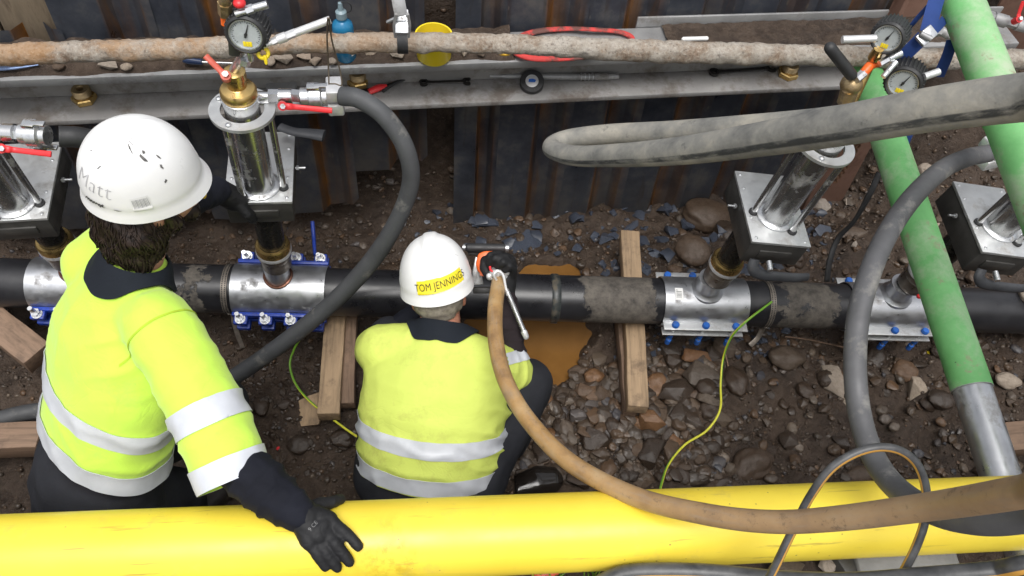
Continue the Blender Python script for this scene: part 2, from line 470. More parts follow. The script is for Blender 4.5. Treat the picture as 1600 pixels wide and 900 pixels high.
# ------------------------------------------------------------------ ground
def sm(a, b, x):
    t = max(0.0, min(1.0, (x - a) / (b - a))); return t * t * (3 - 2 * t)
def wall_y(x): return 2.175 + .0745 * (x + 1.415)          # front edge of the beam
PUD = [P(x, y, z=-.05) for x, y in ((728, 500), (745, 560), (790, 600), (850, 605), (896, 578), (912, 545), (918, 500), (905, 428), (885, 416), (830, 420))]
def in_poly(x, y, poly):
    c = False; n = len(poly)
    for i in range(n):
        a, b = poly[i], poly[i - 1]
        if (a[1] > y) != (b[1] > y) and x < (b[0] - a[0]) * (y - a[1]) / (b[1] - a[1]) + a[0]: c = not c
    return c
pc = sum((p for p in PUD), V((0, 0, 0))) / len(PUD)
def pudd(x, y):
    """1 in the puddle hollow, 0 outside"""
    best = 9
    for i in range(len(PUD)):
        a, b = PUD[i - 1], PUD[i]
        ax, ay, bx, by = a.x, a.y, b.x, b.y
        L = (bx - ax) ** 2 + (by - ay) ** 2
        t = max(0, min(1, ((x - ax) * (bx - ax) + (y - ay) * (by - ay)) / L))
        best = min(best, math.hypot(x - ax - t * (bx - ax), y - ay - t * (by - ay)))
    s = best if in_poly(x, y, PUD) else -best
    s += .035 * noise.noise(V((x * 9, y * 9, 2))) + .018 * noise.noise(V((x * 27, y * 27, 4)))
    return sm(-.05, .03, s)
def ground(x, y, fine=True):
    v = y - wall_y(x)
    z = -.10 * sm(-.24, -.04, v) - .06 * sm(.1, -.6, x) + .10 * sm(1.95, 2.5, x)
    z += .035 * sm(-1.0, -.3, -abs(x - .6)) * 0
    s0 = .20 - .50 * sm(2.1, 2.5, x)
    s1 = .40 + .15 * sm(2.1, 2.5, x)
    if v > s0: z += (1.02 - .1 * sm(1.85, 2.25, x) - z) * sm(s0, s1, v) ** (1.0)
    bank = sm(.86, .60, y)
    z += (.87 - z) * bank
    z += (.9 - z) * max(sm(-3.0, -3.5, x), sm(3.7, 4.3, x))
    if fine:
        p = V((x, y, 0))
        z += .032 * fbm(p * 3.1, 4) + .038 * fbm(p * 8 + V((3, 1, 0)), 4) + .012 * noise.noise(p * 38)
        z += .012 * max(0, noise.noise(p * 17 + V((9, 9, 9)))) 
        if -.2 < x < 1.3 and y > 1.2 and v < -.16: z = max(z, -.042 + .012 * noise.noise(p * 15))
        k = pudd(x, y)
        z = z * (1 - k) + (-.10) * k if k > 0 else z
    return z
def G(px, py, lift=0.0):
    """where the line of sight through a photo pixel meets the ground"""
    r = ray(px, py); t = 1.2
    last = t
    while t < 6:
        p = CP + r * t
        if p.z < ground(p.x, p.y): break
        last = t; t += .02
    for _ in range(14):
        m = .5 * (last + t); p = CP + r * m
        if p.z < ground(p.x, p.y): t = m
        else: last = m
    p = CP + r * t; p.z += lift; return p
def build_ground():
    mb = MB(); bm = mb.bm
    x0, x1, y0, y1, st = -3.8, 4.6, -.5, 3.4, .017
    nx, ny = int((x1 - x0) / st), int((y1 - y0) / st)
    rows = []
    for j in range(ny + 1):
        y = y0 + (y1 - y0) * j / ny
        rows.append([bm.verts.new((x, y, ground(x, y))) for x in (x0 + (x1 - x0) * i / nx for i in range(nx + 1))])
    for j in range(ny):
        A, B = rows[j], rows[j + 1]
        for i in range(nx):
            bm.faces.new((A[i], A[i + 1], B[i + 1], B[i]))
    # the same sheet carried out to the horizon
    edge = rows[0] + [r[-1] for r in rows[1:]] + rows[-1][-2::-1] + [r[0] for r in rows[-2:0:-1]]
    cx, cy = (x0 + x1) / 2, (y0 + y1) / 2
    prev = edge
    for k, zz in ((1.6, .92), (6, .9), (250, .9)):
        cur = [bm.verts.new((cx + (v.co.x - cx) * k, cy + (v.co.y - cy) * k, zz)) for v in prev] if k < 250 else [bm.verts.new((cx + (v.co.x - cx) * 40, cy + (v.co.y - cy) * 40, zz)) for v in prev]
        for i in range(len(prev)):
            j = (i + 1) % len(prev)
            bm.faces.new((prev[i], cur[i], cur[j], prev[j]))
        prev = cur
    return struct(obj('ground', mb, M['mud'], ang=180, origin=(0, 0, 0), recalc=False))
build_ground()
# puddle
n = NT('muddy_water'); vv = n.mapping(1.0)
n.set(color=n.ramp(n.noise(vv, 5, 5), [(.3, (.155, .072, .019)), (.7, (.225, .110, .030))]), rough=.22, spec=.18)
n.bump(n.noise(vv, 14, 3), .04, .004)
mb = MB()
cx, cy = pc.x, pc.y
ring = [mb.v((cx + (p.x - cx) * 1.18, cy + (p.y - cy) * 1.12, -.050)) for p in PUD]
mb.bm.faces.new(ring)
struct(obj('puddle', mb, n.m, origin=(cx, cy, -.05)))

# ------------------------------------------------------------------ sheet wall: upright trench sheets, leaning a little towards the trench at the toe
WD = V((1, .0745, 0)).normalized(); WN = V((-WD.y, WD.x, 0)); W0 = V((-1.415, 2.175, 0))
def WP(u, v, z): return W0 + WD * u + WN * v + V((0, 0, z))
def wuv(px, py, v):
    """(u, z) where the sight line meets the plane at depth v behind the beam's front edge"""
    r = ray(px, py); t = (v - (CP - W0).dot(WN)) / r.dot(WN); p = CP + r * t
    return (p - W0).dot(WD), p.z
def lean(z): return .10 * (z - .95)
VS = .205
def sheet(u0, zb, zt, wd, mat_, label, dv=0.0, grp='steel trench sheets of the back wall', notch=0.0):
    # profile across the sheet: front pan, web, back pan, web, lip
    pr = [(0, 0, 0), (.012, 0, 0), (.50, 0, 0), (.53, 0, .6), (.62, .042, 1), (.66, .045, .5), (.80, .045, .2), (.84, .042, .2), (.94, .004, .4), (.97, 0, .2), (1.05, -.004, 0)]
    mb = MB(); bm = mb.bm; lay = bm.verts.layers.float.new('web')
    zs = [zb + (zt - zb) * k / 10 for k in range(11)]
    rows = []
    for z in zs:
        row = []
        for k, (a, b, wb) in enumerate(pr):
            zz = z
            if z == zb: zz += notch * (abs(a - .3) ** 1.5) + (.03 if k in (0, len(pr) - 1) else 0) + .02 * noise.noise(V((u0 * 3 + a * 4, 1, 2)))
            v = bm.verts.new(WP(u0 + a * wd, VS + dv + b + lean(zz), zz)); v[lay] = wb
            row.append(v)
        rows.append(row)
    for A, B in zip(rows[:-1], rows[1:]):
        for i in range(len(pr) - 1): bm.faces.new((A[i], A[i + 1], B[i + 1], B[i]))
    r = bmesh.ops.solidify(bm, geom=list(bm.faces), thickness=.009)
    o = obj('trench_sheet', mb, mat_, ang=25)
    return tag(o, label, 'trench sheet', grp)
lab = {0: 'dark trench sheet at the far left beside the tan board',
       1: 'black trench sheet behind the left end of the beam', 2: 'blue-black trench sheet with a pale scuff behind the rusty tube',
       3: 'trench sheet cut short above the earth inside the curve of the grey hose', 4: 'narrow black trench sheet just right of the curve of the grey hose',
       5: 'rust-streaked trench sheet below the yellow pot', 6: 'blue-black trench sheet below the black tape roll',
       7: 'trench sheet with the brightest orange rust streak', 8: 'trench sheet spattered with pale drips above the crouching worker',
       9: 'trench sheet above the blue slate heap, right of the spattered one', 10: 'trench sheet behind the tip of the looped dusty hose',
       11: 'trench sheet crossed by the dusty hose, above the boulders', 12: 'trench sheet left of the second steel box',
       13: 'last dark trench sheet before the brown steel plate'}
us = [wuv(x, 40, VS)[0] for x in (92, 190, 300, 430, 500, 590, 640, 720, 800, 925, 1065, 1180, 1290)]
U0 = wuv(1380, 10, VS)[0]
cnt = 10; wd = (U0 - wuv(85, 40, VS)[0]) / cnt
for i in range(cnt):
    u = U0 - wd * (cnt - i) / 1.0
    px_mid = 85 + (1380 - 85) * (i + .5) / cnt
    zb = -.20 if i != 3 else .27
    if i in (0, 1, 2): zb = .02
    if i == 4: sheet(u + wd * .42, zb, 1.62, wd * .58, M['sheet'], lab[i], notch=.08)
    else: sheet(u, zb, 1.62, wd, M['sheet'], lab[i], notch=.08)
for i, l in ((0, 'dark trench sheet below the left end of the beam behind the first steel box'), (1, 'dark trench sheet at the left edge below the beam')):
    sheet(U0 - wd * (cnt + 1 + i), .02, 1.0, wd, M['sheet'], l, notch=.05)
# one more behind the tan board and the brown corner plate at the right end
ut = wuv(-230, 20, VS)[0]; ut2 = wuv(62, 20, VS)[0]
for k, (a, b, l) in enumerate(((wuv(-115, 20, VS)[0], wuv(-25, 20, VS)[0], 'tan board standing at the left edge behind the rusty tube'), (wuv(-20, 20, VS)[0], wuv(70, 20, VS)[0], 'pale tan board beside the dark gap at the left end of the wall'))):
    mb = MB(); 
    mb.box(((a + b) / 2, 0, 0), (b - a, .035, .8), M=Matrix.Identity(4), bev=.004)
    for v in mb.bm.verts:
        u, dv, z = v.co.x, v.co.y, v.co.z + 1.32
        v.co = WP(u, VS + .06 + dv + lean(z), z)
    tag(obj('timber_board', mb, M['tanboard']), l, 'board', 'tan boards at the left end of the wall')
a, b = wuv(1386, 20, VS - .02)[0], wuv(1476, 10, VS - .02)[0]
mb = MB(); mb.box(((a + b) / 2, 0, 0), (b - a, .012, 1.9), bev=.003)
mb.box((a + .012, -.03, 0), (.022, .06, 1.9), bev=.003)
bmesh.ops.subdivide_edges(mb.bm, edges=[e for e in mb.bm.edges], cuts=1)
for v in mb.bm.verts:
    u, dv, z = v.co.x, v.co.y, v.co.z + .62
    v.co = WP(u, VS - .03 + dv + lean(z), z)
tag(obj('steel_corner_plate', mb, M['brownplate']), 'wide rust-brown steel plate ending the sheet wall on the right', 'steel plate')
mb = MB(); a2, b2 = wuv(1575, 10, VS)[0], wuv(1680, 10, VS)[0]
mb.box(((a2 + b2) / 2, 0, 0), (b2 - a2, .012, 1.2), bev=.003)
for v in mb.bm.verts:
    u, dv, z = v.co.x, v.co.y, v.co.z + 1.3
    v.co = WP(u, VS + .05 + dv + lean(z), z)
tag(obj('trench_sheet', mb, M['brownplate']), 'brown steel sheet in the top right corner beyond the upper green strut', 'trench sheet')

# ------------------------------------------------------------------ waler beam
BL = 5.2; U_A = -1.3
bt = thing('steel_beam', 'long dusty grey steel beam running along the sheet wall with earth on its top flange', 'steel beam', WP(1.5, .09, .78))
ZT, ZL = .925, .755
def wbox(u0, u1, v0, v1, z0, z1, bev=.004):
    mb = MB(); mb.box(((u0 + u1) / 2, (v0 + v1) / 2, (z0 + z1) / 2), (u1 - u0, v1 - v0, z1 - z0), bev=bev)
    bmesh.ops.subdivide_edges(mb.bm, edges=[e for e in mb.bm.edges if e.calc_length() > 2], cuts=12)
    for v in mb.bm.verts: v.co = WP(*v.co)
    return mb
LE = wuv(1345, 130, 0)[0]
obj('top_flange', wbox(U_A, 3.9, .0, .175, ZT, ZT + .032), M['galv'], bt)
obj('bottom_flange', wbox(U_A, LE, -.012, .170, ZL, ZL + .022), M['waler'], bt)
obj('web', wbox(U_A, LE, .115, .135, ZL + .023, ZT - .001), M['waler'], bt)
obj('back_lip', wbox(wuv(990, 50, .19)[0], 3.9, .178, .19, ZT, ZT + .075), M['galv'], bt)
# earth on the beam
def strip(u0, u1, nm, hh, lo=.03, hi=.172, m=None, zb=None):
    mb = MB(); bm = mb.bm; N = int((u1 - u0) / .015); R = []
    for i in range(N + 1):
        u = u0 + (u1 - u0) * i / N; row = []
        for j in range(11):
            t = j / 10; e = lo + .020 * noise.noise(V((u * 6, 3, 0)))
            v = e + (hi - e) * t
            z = (zb or ZT + .032) + (hh * (.25 + .75 * sm(0, .6, t)) * (.6 + .8 * abs(fbm(V((u * 7, v * 16, 5)), 4))) + .006 * noise.noise(V((u * 40, v * 40, 0))) if 0 < j else -.002)
            row.append(bm.verts.new(WP(u, v, z)))
        R.append(row)
    for A, B in zip(R[:-1], R[1:]):
        for j in range(10): bm.faces.new((A[j], B[j], B[j + 1], A[j + 1]))
    o = obj(nm, mb, m or M['mud'], ang=180); return struct(o, 'stuff')
tag(strip(U_A, wuv(800, 60, .1)[0], 'earth', .030, lo=.012), 'loose brown earth lying on the left half of the beam', 'earth')
tag(strip(wuv(1040, 60, .1)[0], 3.8, 'earth', .018, lo=.02), 'dark earth lying on the right half of the beam', 'earth')

# ------------------------------------------------------------------ long pipes
PA, PB = P(300, 450, z=.26), P(1540, 485, z=.26)
PD = (PB - PA).normalized(); PR = .095
def onpipe(px):
    """point of the black main's axis seen at photo column px"""
    lo, hi = -3.0, 6.0
    def col(t):
        p = PA + PD * t - CP
        return 800 + FPX * (p.x * _X.x + p.y * _Y.x + p.z * _Z.x) / (p.x * _X.z + p.y * _Y.z + p.z * _Z.z)
    for _ in range(50):
        m = .5 * (lo + hi)
        if col(m) < px: lo = m
        else: hi = m
    return PA + PD * lo
P0 = PA - PD * 1.9
def plen(px): return (onpipe(px) - P0).length
WIN = [(0, .0)]
for a, b, s_ in ((288, 342, .62), (905, 1022, .80), (1200, 1300, .68), (1470, 1720, .62)):
    WIN += [(plen(a) / 5 - .010, 0.0), (plen(a) / 5 + .012, s_), (plen(b) / 5 - .012, s_), (plen(b) / 5 + .008, .0)]
M['main'] = black_pipe_mat()
mb = MB(); mb.tube([P0 + PD * (.05 * k) for k in range(125)], PR, seg=40, n=1, smooth=False)
pipe = obj('main_pipe', mb, M['main'], ang=60)
tag(pipe, 'long black mud-caked main pipe lying across the trench under the clamps', 'pipe')
# joint ring and blue tag on the pipe
mb = MB(); c = onpipe(866); mb.lathe(frame(c - PD * .02, PD), [(PR + .0005, 0), (PR + .005, .006), (PR + .005, .030), (PR + .0005, .036)], 40)
obj('joint_ring', mb, mat('pipe_weld_ring', (.03, .035, .035), .35, 0, .4, 30, dirt=(.12, .10, .07), damt=.4, dscale=25), pipe)
mb = MB(); mb.lathe(frame(c - PD * .012, PD, (0, -1, 0)), [(PR + .006, 0), (PR + .007, .001), (PR + .007, .024), (PR + .006, .025)], 6, arc=(-.75, -.38) if False else (.35, .75))
obj('blue_tag', mb, mat('blue_tape', (.02, .16, .30), .4, 0, .2, 30), pipe)
# yellow pipe
YA, YB = P(0, 870, z=1.0), P(1600, 800, z=1.0)
YD = (YB - YA).normalized(); YR = .092
YORG = YA + YD * 1.35
YSTAIN = P(612, 868, z=1.07) - (YORG - V((0, 0, 0)))
M['pvc'] = pvc_yellow()
mb = MB(); mb.tube([YA + YD * (-1.6 + .06 * k) for k in range(100)], YR, seg=56, n=1, smooth=False)
tag(obj('gas_pipe', mb, M['pvc'], ang=60, origin=YORG), 'long bright yellow plastic pipe across the foreground', 'pipe')
def on_yellow(px, py, off=0.0):
    """first hit of a sight line with a cylinder off wider than the yellow pipe"""
    r = ray(px, py); o = CP - YA; R = YR + off
    a = r - YD * r.dot(YD); b = o - YD * o.dot(YD)
    A = a.dot(a); B = 2 * a.dot(b); C = b.dot(b) - R * R
    D = B * B - 4 * A * C
    t = (-B - math.sqrt(D)) / (2 * A) if D > 0 else -B / (2 * A)
    return CP + r * t
# rust tube slung above the beam
def rust_mat():
    n = NT('encrusted_rusty_tube'); v = n.mapping(1.0); x = n.sep(n.tc.outputs['UV'])[0]
    a = n.noise(v, 11, 9, .72); b = n.noise(v, 85, 7, .75)
    c = n.ramp(a, [(.30, (.12, .065, .04)), (.38, (.26, .19, .135)), (.48, (.33, .285, .235)), (.62, (.42, .38, .33)), (.70, (.15, .135, .12))])
    c = n.mix(n.ramp(b, [(.52, 0.), (.66, .8)]), c, (.50, .45, .38))
    c = n.mix(n.ramp(b, [(.34, .75), (.46, 0.)]), c, (.085, .06, .045))
    left = n.ramp(n.math('DIVIDE', x, 5.0), [(.22, .55), (.45, .0)])
    c = n.mix(n.math('MULTIPLY', left, n.ramp(n.noise(v, 6, 6, .7), [(.42, 0.), (.56, 1.)])), c, (.40, .21, .075))
    n.set(color=c, rough=.85); n.bump(n.math('ADD', a, b), .8, .010); return n.m
mb = MB()
tp = [(-250, 98), (-60, 90), (100, 82), (300, 76), (480, 68), (640, 67), (800, 69), (1000, 79), (1200, 85), (1400, 90), (1600, 93), (1800, 99)]
tw = [33, 33, 32, 31, 29, 28, 28, 31, 31, 28, 27, 26]
DT = 2.60
pts = []
for (x, y), k in zip(tp, tw):
    p = P(x, y, z=1.135); pts.append(p)
mb.tube(pts, [.0335, .034, .034, .0335, .0325, .0325, .033, .037, .037, .036, .036, .036], seg=26, n=40)
displace(mb, lambda co, nn: .0060 * fbm(co * 24, 4) + .0022 * noise.noise(co * 110))
tag(obj('rusty_tube', mb, rust_mat(), ang=180), 'long rusty tube crusted with pale concrete, slung along above the beam', 'tube')
# ------------------------------------------------------------------ timber supports under the pipe
def beam_between(a, b, wdt, hgt, mat_, name='timber', tilt=0, bev=.004, wear=.004):
    mb = MB()
    a, b = V(a), V(b); L = (b - a).length
    F = frame(a, b - a, V((0, 0, 1)).cross(b - a) if abs((b - a).normalized().z) < .9 else None) @ Matrix.Rotation(tilt, 4, 'Z')
    mb.box((0, 0, L / 2), (wdt, hgt, L), M=F, bev=bev)
    bmesh.ops.subdivide_edges(mb.bm, edges=[e for e in mb.bm.edges if e.calc_length() > L * .5], cuts=14)
    for v in mb.bm.verts:
        v.co += V((noise.noise(v.co * 9), noise.noise(v.co * 9 + V((5, 0, 0))), noise.noise(v.co * 9 + V((0, 7, 0))))) * wear
    return mb
def timber(a, b, wdt, hgt, label, mat_='timber', **kw):
    # local y axis along the grain
    mb = beam_between(a, b, wdt, hgt, M[mat_], **kw)
    bm = mb.bm; a = V(a); b = V(b)
    ang = math.atan2((b - a).x, (b - a).y)
    R = Matrix.Rotation(ang, 4, 'Z')
    bmesh.ops.transform(bm, matrix=R @ Matrix.Translation(-a), verts=bm.verts)
    o = obj('timber_block', mb, M[mat_], origin=(0, 0, 0))
    o.location = a; o.rotation_euler = (0, 0, -ang); OFF[o.name] = a
    return tag(o, label, 'timber')
timber(P(983, 366, z=.125), P(996, 640, z=.125), .082, .06, 'long pale timber propping the pipe left of the labelled steel clamp')
timber(P(972, 500, z=.06), P(985, 646, z=.06), .055, .07, 'dark muddy timber lying under the left edge of the long pale timber', 'timber_dark')
timber(P(527, 480, z=.125), P(514, 652, z=.10), .082, .07, 'reddish timber propping the pipe under the blue clamp, split at its near end')
timber(P(546, 480, z=.10), P(541, 634, z=.06), .065, .06, 'shorter timber tucked beside the split timber near the crouching worker', 'timber_dark')
timber(P(-60, 462, z=.20), P(62, 560, z=.12), .11, .10, 'brown timber jutting in at the left edge behind the standing worker', 'timber_dark')
timber(P(-80, 690, z=.10), P(70, 686, z=.10), .10, .09, 'dark timber lying at the left edge beside the grey hose', 'timber_dark')
g = G(487, 645)
mb = MB(); mb.prism([(-.075, -.05), (.02, -.075), (.07, -.01), (.035, .05), (-.03, .075), (-.05, .03)], .016, M=frame(g + V((0, 0, .02)), (-.2, -.3, 1), (.6, -.8, 0)), bev=.003)
tag(obj('wood_offcut', mb, M['timber']), 'small flat wood offcut left of the split timber', 'wood offcut')
g = G(1240, 880)
timber(P(1560, 690, z=.10), P(1700, 676, z=.12), .12, .10, 'weathered brown timber lying behind the silver foot of the strut', 'timber_dark')

# ------------------------------------------------------------------ stones
def stone_mesh(seed, kind):
    bm = bmesh.new(); rr = random.Random(seed)
    if kind == 'round':
        bmesh.ops.create_icosphere(bm, subdivisions=4, radius=1.0)
        o = V((seed * 3.7, seed * 1.3, seed))
        for v in bm.verts:
            p = v.co.copy()
            v.co = p * (1 + .26 * noise.noise(p * .9 + o) + .10 * noise.noise(p * 2.2 + o) + .025 * noise.noise(p * 6 + o))
    else:
        pts = []
        nn = 16 if kind == 'ang' else 11
        for i in range(nn):
            p = V((rr.gauss(0, 1), rr.gauss(0, 1), rr.gauss(0, 1))).normalized() * rr.uniform(.85, 1.1)
            pts.append(bm.verts.new(p))
        r = bmesh.ops.convex_hull(bm, input=pts)
        bmesh.ops.delete(bm, geom=[v for v in bm.verts if not v.link_faces], context='VERTS')
        if kind == 'ang':
            bmesh.ops.bevel(bm, geom=list(bm.edges), offset=.14, segments=2, profile=.6, affect='EDGES', clamp_overlap=True)
            bmesh.ops.triangulate(bm, faces=bm.faces)
            bmesh.ops.subdivide_edges(bm, edges=list(bm.edges), cuts=1, use_grid_fill=True)
            o = V((seed * 2.7, seed, 4))
            for v in bm.verts: v.co *= 1 + .07 * noise.noise(v.co * 2 + o) + .02 * noise.noise(v.co * 7 + o)
    bmesh.ops.recalc_face_normals(bm, faces=bm.faces)
    # unit box
    for ax in range(3):
        lo = min(v.co[ax] for v in bm.verts); hi = max(v.co[ax] for v in bm.verts)
        for v in bm.verts: v.co[ax] = (v.co[ax] - lo) / (hi - lo) - .5
    me = bpy.data.meshes.new('stone_' + kind); bm.to_mesh(me); bm.free()
    finish(me, 180 if kind == 'round' else (32 if kind == 'slate' else 50))
    return me
PROTO = {k: [stone_mesh(i + 1 + 20 * j, k) for i in range(7)] for j, k in enumerate(('round', 'ang', 'slate'))}
SCOPY = {}
def stone(px, py, wpx, hpx, kind, m, label, group=None, rot=None, thick=.66, p=None, sink=.36, name='stone'):
    base = PROTO[kind][int(abs(px * 7 + py * 3)) % 7]
    key = (base.name, m)
    if key not in SCOPY:
        me = base.copy(); me.materials.clear(); me.materials.append(M[m]); SCOPY[key] = me
    g = p or G(px, py)
    dd = (g - CP).dot(fwd)
    sx = wpx * dd / FPX; sy = hpx * dd / FPX * 1.05
    szz = min(sx, sy) * (thick if kind != 'slate' else .22)
    o = bpy.data.objects.new(name, SCOPY[key]); COL.objects.link(o)
    o.location = (g.x, g.y, g.z + szz * (.5 - sink))
    o.scale = (sx, sy, szz)
    r = random.Random(int(px * 13 + py))
    o.rotation_euler = (r.uniform(-.2, .2), r.uniform(-.2, .2), r.uniform(-.25, .25) if rot is None else rot)
    OFF[o.name] = o.location.copy()
    return tag(o, label, 'stone' if name == 'stone' else name, group)
BIG = [
 (1105, 342, 82, 62, 'round', 'stone', 'large brown boulder against the sheet wall, left of the second steel box'),
 (1080, 395, 56, 54, 'round', 'stone', 'rounded cube-like brown boulder just behind the labelled clamp'),
 (1138, 368, 48, 46, 'round', 'stone_dark', 'dark stone wedged between the big boulder and the black spool'),
 (1095, 592, 62, 46, 'ang', 'stone', 'angular brown rock left of the green and yellow wire below the clamp'),
 (1149, 597, 42, 54, 'round', 'stone_dark', 'pear-shaped brown stone right of the green and yellow wire'),
 (1056, 612, 62, 40, 'ang', 'stone_dark', 'dark split rock right of the end of the long pale timber'),
 (1087, 559, 50, 24, 'ang', 'stone_rust', 'long reddish rock lying just under the labelled clamp'),
 (1050, 564, 28, 32, 'ang', 'stone_dark', 'small dark squared stone beside the long pale timber'),
 (1133, 544, 44, 34, 'ang', 'stone', 'grey-green stone under the right end of the labelled clamp'),
 (1108, 622, 44, 30, 'ang', 'stone', 'flat grey-brown rock under the angular brown rock'),
 (1305, 598, 40, 62, 'ang', 'stone_pale', 'big pale rock touching the left side of the grey hose'),
 (1322, 628, 13, 14, 'round', 'stone_pale', 'little white pebble at the foot of the big pale rock'),
 (1434, 607, 32, 44, 'ang', 'stone_pale', 'pale pointed rock between the grey hose and the green strut'),
 (1468, 626, 44, 34, 'round', 'stone_dark', 'shiny dark brown stone left of the green strut'),
 (1574, 597, 46, 27, 'round', 'stone_pale', 'flat pale oval stone right of the green strut'),
 (1410, 581, 42, 36, 'round', 'stone', 'round brown stone below the right-hand plain clamp'),
 (1367, 558, 38, 46, 'round', 'stone_dark', 'oval stone right of the grey hose under the right-hand clamp'),
 (1176, 726, 74, 52, 'round', 'stone', 'large half-buried brown stone close behind the yellow pipe'),
 (1132, 754, 38, 22, 'round', 'stone_dark', 'low dark stone touching the yellow pipe right of the wire'),
 (1346, 744, 62, 30, 'round', 'stone', 'rounded stone under the bend of the grey hose by the yellow pipe'),
 (1018, 656, 42, 36, 'ang', 'stone_rust', 'rust-brown rock at the near end of the long pale timber'),
 (1015, 714, 52, 50, 'ang', 'stone_dark', 'big dark rock in the middle of the rubble'),
 (930, 690, 50, 40, 'ang', 'stone_dark', 'broad dark rock just above the tan hose in the rubble'),
 (957, 668, 26, 30, 'round', 'stone_dark', 'upright oval grey stone in the rubble, left one of a close pair'),
 (979, 667, 25, 28, 'round', 'stone', 'oval grey stone in the rubble, right one of a close pair'),
 (928, 590, 34, 28, 'round', 'stone_rust', 'orange-brown rounded stone at the edge of the puddle'),
 (903, 581, 36, 20, 'round', 'stone', 'flat wet stone at the corner of the puddle'),
 (912, 613, 30, 24, 'ang', 'stone', 'flat-topped stone just below the puddle'),
 (941, 618, 26, 30, 'ang', 'stone', 'squared brown stone left of the long pale timber'),
 (1228, 562, 66, 42, 'round', 'stone', 'broad grey-brown stone under the pipe right of the hanging strap'),
 (985, 640, 22, 18, 'round', 'stone_dark', 'small stone beside the near end of the muddy timber'),
 (985, 354, 24, 22, 'slate', 'slate', 'blue slate piece at the toe of the sheet wall above the timber'),
 (820, 380, 54, 46, 'slate', 'slate', 'broken blue slate heap behind the grey power tool'),
 (757, 345, 44, 26, 'slate', 'slate', 'dark slate shard at the foot of the orange-streaked sheet'),
 (836, 352, 24, 18, 'slate', 'slate', 'pale blue slate chip at the toe of the drip-stained sheet'),
 (1021, 397, 34, 17, 'slate', 'slate', 'bluish slate flake left of the cube-like boulder'),
 (1008, 420, 22, 30, 'slate', 'slate', 'upright slate flake beside the corner of the labelled clamp'),
 (1283, 320, 26, 32, 'ang', 'stone_pale', 'pale stone in the bank right of the second steel box'),
 (1330, 368, 56, 26, 'ang', 'stone', 'long stone on the bank left of the lower green strut'),
 (1444, 266, 30, 26, 'ang', 'stone_pale', 'tan stone on the bank under the arch of the grey hose'),
 (697, 386, 32, 26, 'round', 'stone_pale', 'pitted tan stone beside the white helmet of the crouching worker'),
 (468, 696, 40, 34, 'round', 'stone_dark', 'dark rounded stone left of the crouching worker'),
 (536, 684, 40, 30, 'round', 'stone_dark', 'dark reddish stone touching the crouching worker'),
 (408, 636, 26, 32, 'round', 'stone_dark', 'upright dark stone between the two workers'),
 (447, 632, 26, 18, 'round', 'stone_dark', 'small flat dark stone near the wood offcut'),
 (858, 738, 24, 26, 'round', 'stone_dark', 'dark stone above the yellow pipe right of the crouching worker'),
 (905, 750, 44, 30, 'ang', 'stone_dark', 'wet dark rock at the yellow pipe left of the tan hose'),
 (1000, 752, 50, 28, 'ang', 'stone', 'brown slab at the yellow pipe between tan hose and wire'),
 (1240, 404, 40, 34, 'round', 'stone_dark', 'dark stone under the front of the second steel box'),
 (1520, 438, 30, 24, 'ang', 'stone', 'brown stone behind the pipe beside the last steel box'),
]
for b in BIG: stone(*b)
stone(1592, 466, 42, 52, 'round', 'stone_pale', 'grey cobble resting on the pipe at the right edge', p=onpipe(1592) + V((0, -.01, .09)), sink=.2)
# stones on the beam
for k, (x, y, a, b, kd, m_, l) in enumerate([
 (170, 104, 30, 18, 'ang', 'stone_pale', 'grey stone on the beam under the left part of the rusty tube'),
 (199, 107, 18, 15, 'round', 'stone_pale', 'small tan stone on the beam, right of the grey one'),
 (93, 106, 18, 16, 'round', 'stone', 'brown stone on the beam left of the grey one'),
 (443, 92, 34, 26, 'ang', 'stone_pale', 'square pale stone on the beam right of the pressure gauge'),
 (424, 98, 14, 18, 'round', 'stone_pale', 'small white stone beside the square pale stone'),
 (476, 90, 24, 18, 'ang', 'stone_pale', 'whitish stone on the beam left of the wire sling'),
 (493, 98, 20, 14, 'ang', 'stone_pale', 'flat whitish stone on the beam beside the wire sling'),
 (519, 98, 14, 14, 'round', 'stone_pale', 'pale stone on the beam left of the blue bottle'),
 (621, 86, 24, 22, 'ang', 'stone_pale', 'pale stone on the beam between bottle and yellow pot'),
 (580, 82, 18, 14, 'ang', 'stone_pale', 'tan stone on the beam right of the blue bottle'),
 (727, 84, 14, 14, 'ang', 'stone_pale', 'pale stone on the beam right of the yellow pot'),
 (752, 86, 12, 10, 'ang', 'stone', 'brown stone on the beam left of the red sling'),
]): stone(x, y, a, b, kd, m_, l, p=P(x, y, z=ZT + .045), sink=.2)
# smaller stones nobody could tell apart
rs = random.Random(3)
def scatter(n, zone, wr, kinds, label, group):
    k = 0
    while k < n:
        x, y = rs.uniform(*zone[0]), rs.uniform(*zone[1])
        if y > 752: continue
        wpx = rs.uniform(*wr) * rs.uniform(.6, 1.1)
        kd, m_ = rs.choice(kinds)
        g = G(x, y)
        if pudd(g.x, g.y) > .2: continue
        stone(x, y, wpx, wpx * rs.uniform(.6, .95), kd, m_, label, group, rot=rs.uniform(-3, 3), p=g, sink=.38); k += 1
scatter(105, ((815, 1125), (575, 755)), (16, 46), [('round', 'stone'), ('ang', 'stone'), ('round', 'stone_dark'), ('ang', 'stone_dark'), ('round', 'stone_rust'), ('ang', 'stone_dark'), ('round', 'stone_dark')], 'wet brown stone lying among others below the puddle', 'rubble stones below the puddle')
scatter(46, ((1000, 1560), (515, 700)), (11, 36), [('round', 'stone'), ('ang', 'stone_dark'), ('round', 'stone_dark')], 'brown stone in the mud along the near side of the pipe', 'stones in front of the pipe')
